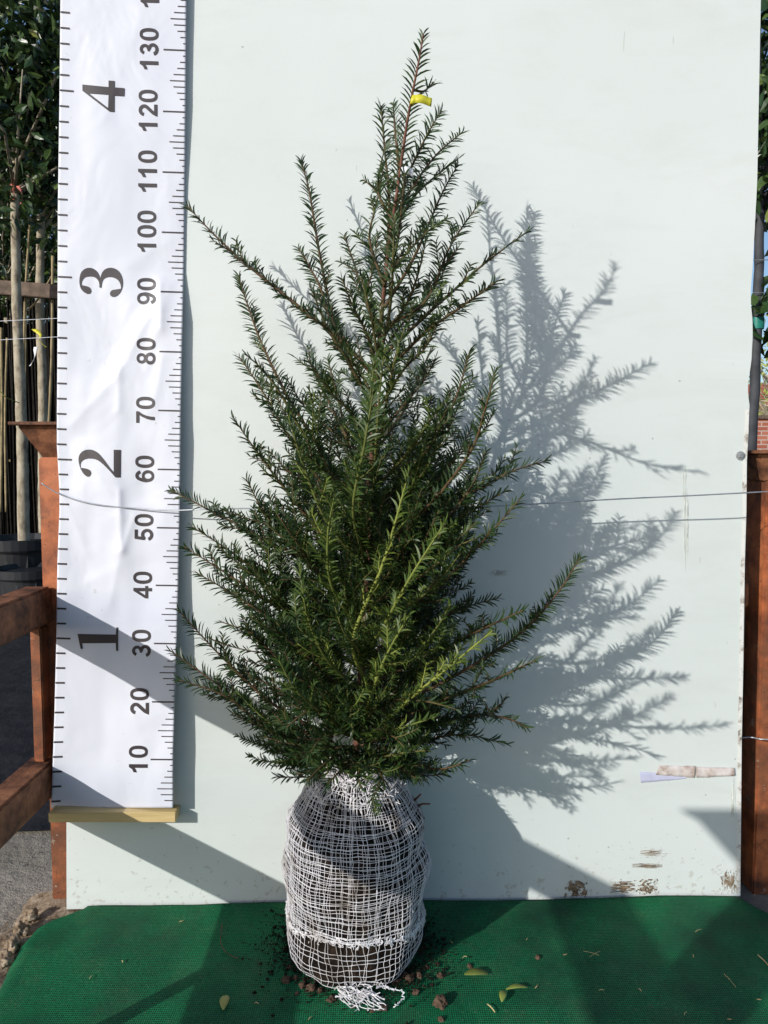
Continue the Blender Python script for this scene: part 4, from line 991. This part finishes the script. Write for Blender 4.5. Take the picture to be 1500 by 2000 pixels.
std_tree([(q0.x, YT2, GZ + .3), (q0.x, YT2, .6), tuple(q1), tuple(q2), tuple(q3)], .026, [((q3.x, YT2, 2.5), (.4, .3, .65)), ((q3.x + .3, YT2, 2.8), (.4, .3, .6))], 2600, 5, .19, 'leafy potted tree with a yellow ribbon and white tag, close behind the banner', 'potted trees behind the board')
first = None
for k, (x, y) in enumerate([(-2.5, 3.75), (-1.9, 3.9), (-1.35, 3.75), (-2.3, 4.9), (-1.6, 5.0), (-3.1, 4.4), (-.8, 4.6)]):
    if first is None:
        first = std_tree([(x, y, GZ + .3), (x + .03, y, 1.0), (x, y, 1.7)], .024, [((x, y, 2.2), (.5, .45, .75)), ((x + .1, y, 3.0), (.45, .4, .6))], 3200, 9, .18, 'dark leafy potted tree in the shaded row beyond the front trees', 'trees in the shaded nursery row')
    else:
        r_ = first.copy(); COL.objects.link(r_); r_.location = (x, y, GZ); r_.rotation_euler.z = k * 1.3
        for ch in first.children:
            c_ = ch.copy(); COL.objects.link(c_); c_.parent = r_; c_.matrix_parent_inverse = ch.matrix_parent_inverse.copy()
# hedge screening the far side
me = leaf_cloud([((-2.6 + 1.1 * k, 6.6 + .15 * (k % 2), 1.25 + .1 * (k % 3)), (.8, .35, 1.4)) for k in range(5)] + [((-3.6 + .8 * k, 5.6 + .2 * (k % 2), .75), (.7, .3, .85)) for k in range(6)] + [((-3.6 + 1.1 * k, 6.7, 3.0), (.8, .35, 1.1)) for k in range(6)], 30000, .12, seed=21, tint0=.15)
o = link('hedge', me, M['laurel']); tag(o, 'tall dark hedge closing off the nursery behind the left potted trees', 'hedge')
# reed screen, dark, below the hedge
mb = MB(); rr2 = random.Random(5)
for k in range(520):
    x = -4.6 + 4.3 * k / 520 + rr2.uniform(-.006, .006); h = rr2.uniform(1.62, 1.85); y = 3.35 + rr2.uniform(-.015, .015) + .02 * (k % 2); tl_ = rr2.uniform(-.03, .03)
    mb.tube([(x, y, GZ), (x + tl_, y, h)], .0052, 4, cap=False)
mb.box((-4.6, 3.40, GZ), (-.3, 3.42, 1.6)); rs = mb.build('reed_screen', M['reed']); tag(rs, 'dark weathered reed screen standing behind the pale trunks and canes', 'fence')
# right-hand side foliage, stake and distance
YR = 1.7
s0 = yp(1466, 900, YR); s1 = yp(1476, 700, YR); s2 = yp(1482, 520, YR); s3 = yp(1484, 380, YR)
std_tree([(s0.x, YR, GZ + .3), (s0.x, YR, .55), tuple(s0), tuple(s1), tuple(s2), tuple(s3)], .022, [((s3.x + .12, YR, 1.95), (.30, .22, .35)), ((s3.x + .1, YR, 1.35), (.16, .16, .16)), ((s3.x + .25, YR + .2, 2.3), (.4, .3, .4))], 2300, 31, .17, 'dark leafy tree with teal tape on its stem, right of the board', 'potted trees behind the board', .085)
for ob in [q for q in bpy.data.objects if q.name.startswith('trunk') and q.parent and q.parent.location.x > 1]: ob.data.materials[0] = M['darkpost']
tc = yp(1478, 632, YR); mb = MB(); mb.lathe([(.0245, tc.z - .022), (.026, tc.z), (.0245, tc.z + .022)], 16, (tc.x + .002, YR)); tag(mb.build('teal_tape', M['teal'], smooth=True), 'teal tape band round the dark stem right of the board', 'tape')
for (ya, yb) in [(508, 506), (572, 570)]:
    a = yp(1470, ya, YR - .03); b_ = yp(1620, yb, YR - .03); mb = MB(); mb.tube([a, b_], .0018, 5); tag(mb.build('trellis_wire', M['wire']), 'upper trellis wire right of the board' if ya == 508 else 'lower trellis wire right of the board', 'wire')
mb = MB(); wz0 = yp(1490, 818, 12).z; mb.box((4.5, 12, GZ), (22, 12.35, wz0)); bw = mb.build('brick_wall', M['brick']); tag(bw, 'low red brick garden wall in the distance right of the board', 'wall')
mb = MB(); mb.box((4.4, 11.95, wz0), (22, 12.4, wz0 + .06)); mb.build('coping', M['beam'], bw)
hs = empty('house', (32, 55, GZ)); tag(hs, 'distant house with a red-brown tiled roof above the brick wall', 'house')
mb = MB(); mb.box((24, 55, GZ), (42, 65, 3.6)); mb.build('wall', M['render'], hs)
mb = MB(); mb.add([(23, 54, 3.6), (43, 54, 3.6), (43, 66, 3.6), (23, 66, 3.6), (24.5, 60, 7), (41.5, 60, 7)], [(0,1,5,4), (1,2,5), (2,3,4,5), (3,0,4), (0,3,2,1)]); mb.build('roof', M['rooftile'], hs)
for k in range(4):
    mb = MB(); mb.box((25.5 + 4.2 * k, 54.9, 1.2), (27 + 4.2 * k, 54.98, 2.6)); mb.build('window', M['glass'], hs)
def far_tree(x, y, h, rr_, seed, label, n=1600, size=.5):
    root = empty('bare_tree', (x, y, GZ)); tag(root, label, 'tree'); rg = random.Random(seed); mb = MB()
    mb.tube([(x, y, GZ), (x + .1, y, h * .35), (x, y, h * .6)], [.22, .15, .08], 8)
    for k in range(70):
        a = Vector((x, y, h * rg.uniform(.25, .6))); d = Vector((rg.gauss(0, 1), rg.gauss(0, 1), rg.uniform(.3, 1.4))).normalized() * rr_ * rg.uniform(.6, 1.3)
        mb.tube([a, a + d * .5 + Vector((0, 0, -.1)), a + d], [.05, .03, .01], 4)
    mb.build('trunk', M['greybark'], root); me = leaf_cloud([((x, y, h * .68), (rr_, rr_, h * .33))], n, size, seed=seed, tint0=.5); pin(link('crown', me, M['leafdead']), root)
far_tree(15.5, 28, 6.4, 2.2, 4, 'thin-leaved tree against the sky beyond the brick wall', 900, .22)
far_tree(21, 33, 6.0, 2.6, 6, 'bushier thin-leaved tree farther right beyond the brick wall', 1200, .25)
far_tree(26, 48, 5, 3, 8, 'small tree standing before the distant house', 900, .3)
# small weed by the right post
me = leaf_cloud([(tuple(yp(1464, 1045, .25)), (.035, .03, .07)), (tuple(yp(1466, 1085, .25)), (.03, .03, .04))], 46, .035, seed=12, tint0=.95); o = link('weed_plant', me, M['laurel'])
mb = MB(); q = yp(1468, 1090, .25); mb.tube([(q.x, .25, GZ), (q.x + .01, .25, .3), tuple(q)], .002, 5); wd_ = mb.build('weed_stem', M['twig'], o); tag(o, 'bright green weed sprouting between the board and the right post', 'plant')
# canes, beam, wires, pots at left
def cane(pts, Y, r, label):
    mb = MB(); P = spline([tuple(yp(x, y, Y)) for x, y in pts], 24); rs = [r * (1.18 if i % 5 == 0 else 1) for i in range(24)]; mb.tube(P, rs, 8)
    tag(mb.build('bamboo_cane', M['cane'], smooth=True), label, 'cane', 'bamboo canes between the potted trees')
cane([(58, 440), (48, 620), (46, 900)], 2.6, .006, 'bamboo cane just right of the first pale trunk')
cane([(103, 500), (101, 700), (93, 880)], 2.6, .0075, 'bamboo cane nearest the banner edge')
cane([(14, 660), (10, 820), (12, 1000)], 2.9, .006, 'bamboo cane left of the first pale trunk')
cane([(2, 640), (4, 800), (1, 1000)], 2.8, .0075, 'bamboo cane at the very edge of the photo')
cane([(110, 525), (70, 590), (45, 610)], 2.7, .005, 'slanting bamboo cane under the wooden beam')
cane([(52, 520), (50, 700), (48, 930)], 3.0, .005, 'thin bamboo cane beside the first pale trunk, behind')
mb = MB(); A = yp(-60, 556, 2.55); B = yp(150, 572, 2.55); mb.hexa([A - Vector((0,0,.035)), B - Vector((0,0,.035)), B + Vector((0,.04,-.035)), A + Vector((0,.04,-.035))], [A + Vector((0,0,.035)), B + Vector((0,0,.035)), B + Vector((0,.04,.035)), A + Vector((0,.04,.035))])
tag(mb.build('wooden_beam', M['beam'], bevel=.003), 'weathered horizontal wooden beam behind the pale trunks', 'beam')
for a, b_, lab in [((-60, 630), (150, 620), 'upper white trellis wire crossing the pale trunks'), ((-60, 667), (150, 656), 'lower white trellis wire crossing the pale trunks')]:
    mb = MB(); mb.tube([yp(*a, 2.36), yp(*b_, 2.36)], .0014, 6); tag(mb.build('trellis_wire', M['white']), lab, 'wire')
def rib(name, mat, c_, pts, wd, label, cat='ribbon'):
    mb = MB(); P = [c_ + Vector(p) for p in spline(pts, 16)]; vs = []
    for i, p in enumerate(P): vs += [p - Vector((wd, 0, 0)) * math.cos(i * .3), p + Vector((wd, -.3 * wd, 0))]
    mb.add(vs, [(2*i, 2*i+1, 2*i+3, 2*i+2) for i in range(15)]); o = mb.build(name, M[mat], smooth=True); m_ = o.modifiers.new('t', 'SOLIDIFY'); m_.thickness = .001; return tag(o, label, cat)
c_ = yp(76, 660, YT2 - .04)
rib('ribbon', 'yellow', c_, [(-.02, 0, .045), (.015, -.03, .01), (.0, -.03, -.02), (.045, -.04, -.055)], .017, 'yellow ribbon tied on the pale trunk nearest the banner')
rib('plant_tag', 'white', c_, [(-.005, -.02, -.05), (-.02, -.03, -.10), (-.045, -.03, -.15)], .013, 'white paper tag hanging below the yellow ribbon', 'tag')
c_ = yp(32, 372, YT - .04)
rib('ribbon', 'coral', c_, [(-.02, 0, .03), (-.018, -.01, -.01), (-.012, -.02, -.05)], .014, 'left tail of the coral red ribbon on the leftmost pale trunk')
rib('ribbon', 'coral', c_, [(.01, 0, .02), (.025, -.01, -.02), (.022, -.02, -.07)], .010, 'right tail of the coral red ribbon on the leftmost pale trunk')
mb = MB(); mb.tube(spline([yp(-5, 755, 2.3), yp(10, 775, 2.3), yp(38, 787, 2.36)], 10), .0022, 5, tint=.8); tag(mb.build('green_shoot', M['twig'], tint=True), 'thin green stem reaching in from the left photo edge', 'stem')
for k, (x, y, r, h, lab) in enumerate([(-1.62, 2.15, .16, .30, 'black pot half hidden behind the orange post'), (-2.0, 2.95, .15, .27, 'small empty black pot left of the leafy trees'), (-1.72, 3.1, .13, .26, 'black pot in the second row behind the pale trunks'), (-2.35, 3.1, .16, .28, 'black pot farthest left in the second row'), (-1.45, 3.1, .14, .3, 'black pot behind the banner side of the row')]):
    tag(pot_mb(r, h, (x, y), GZ).build('plant_pot', M['pot'], smooth=False), lab, 'pot', 'black pots in the nursery')
mb = MB(); A = yp(8, 898, 3.4); mb.tube([A, yp(85, 910, 3.4)], .008, 6); tag(mb.build('bamboo_cane', M['cane']), 'cane lying across the pots in the second row', 'cane')
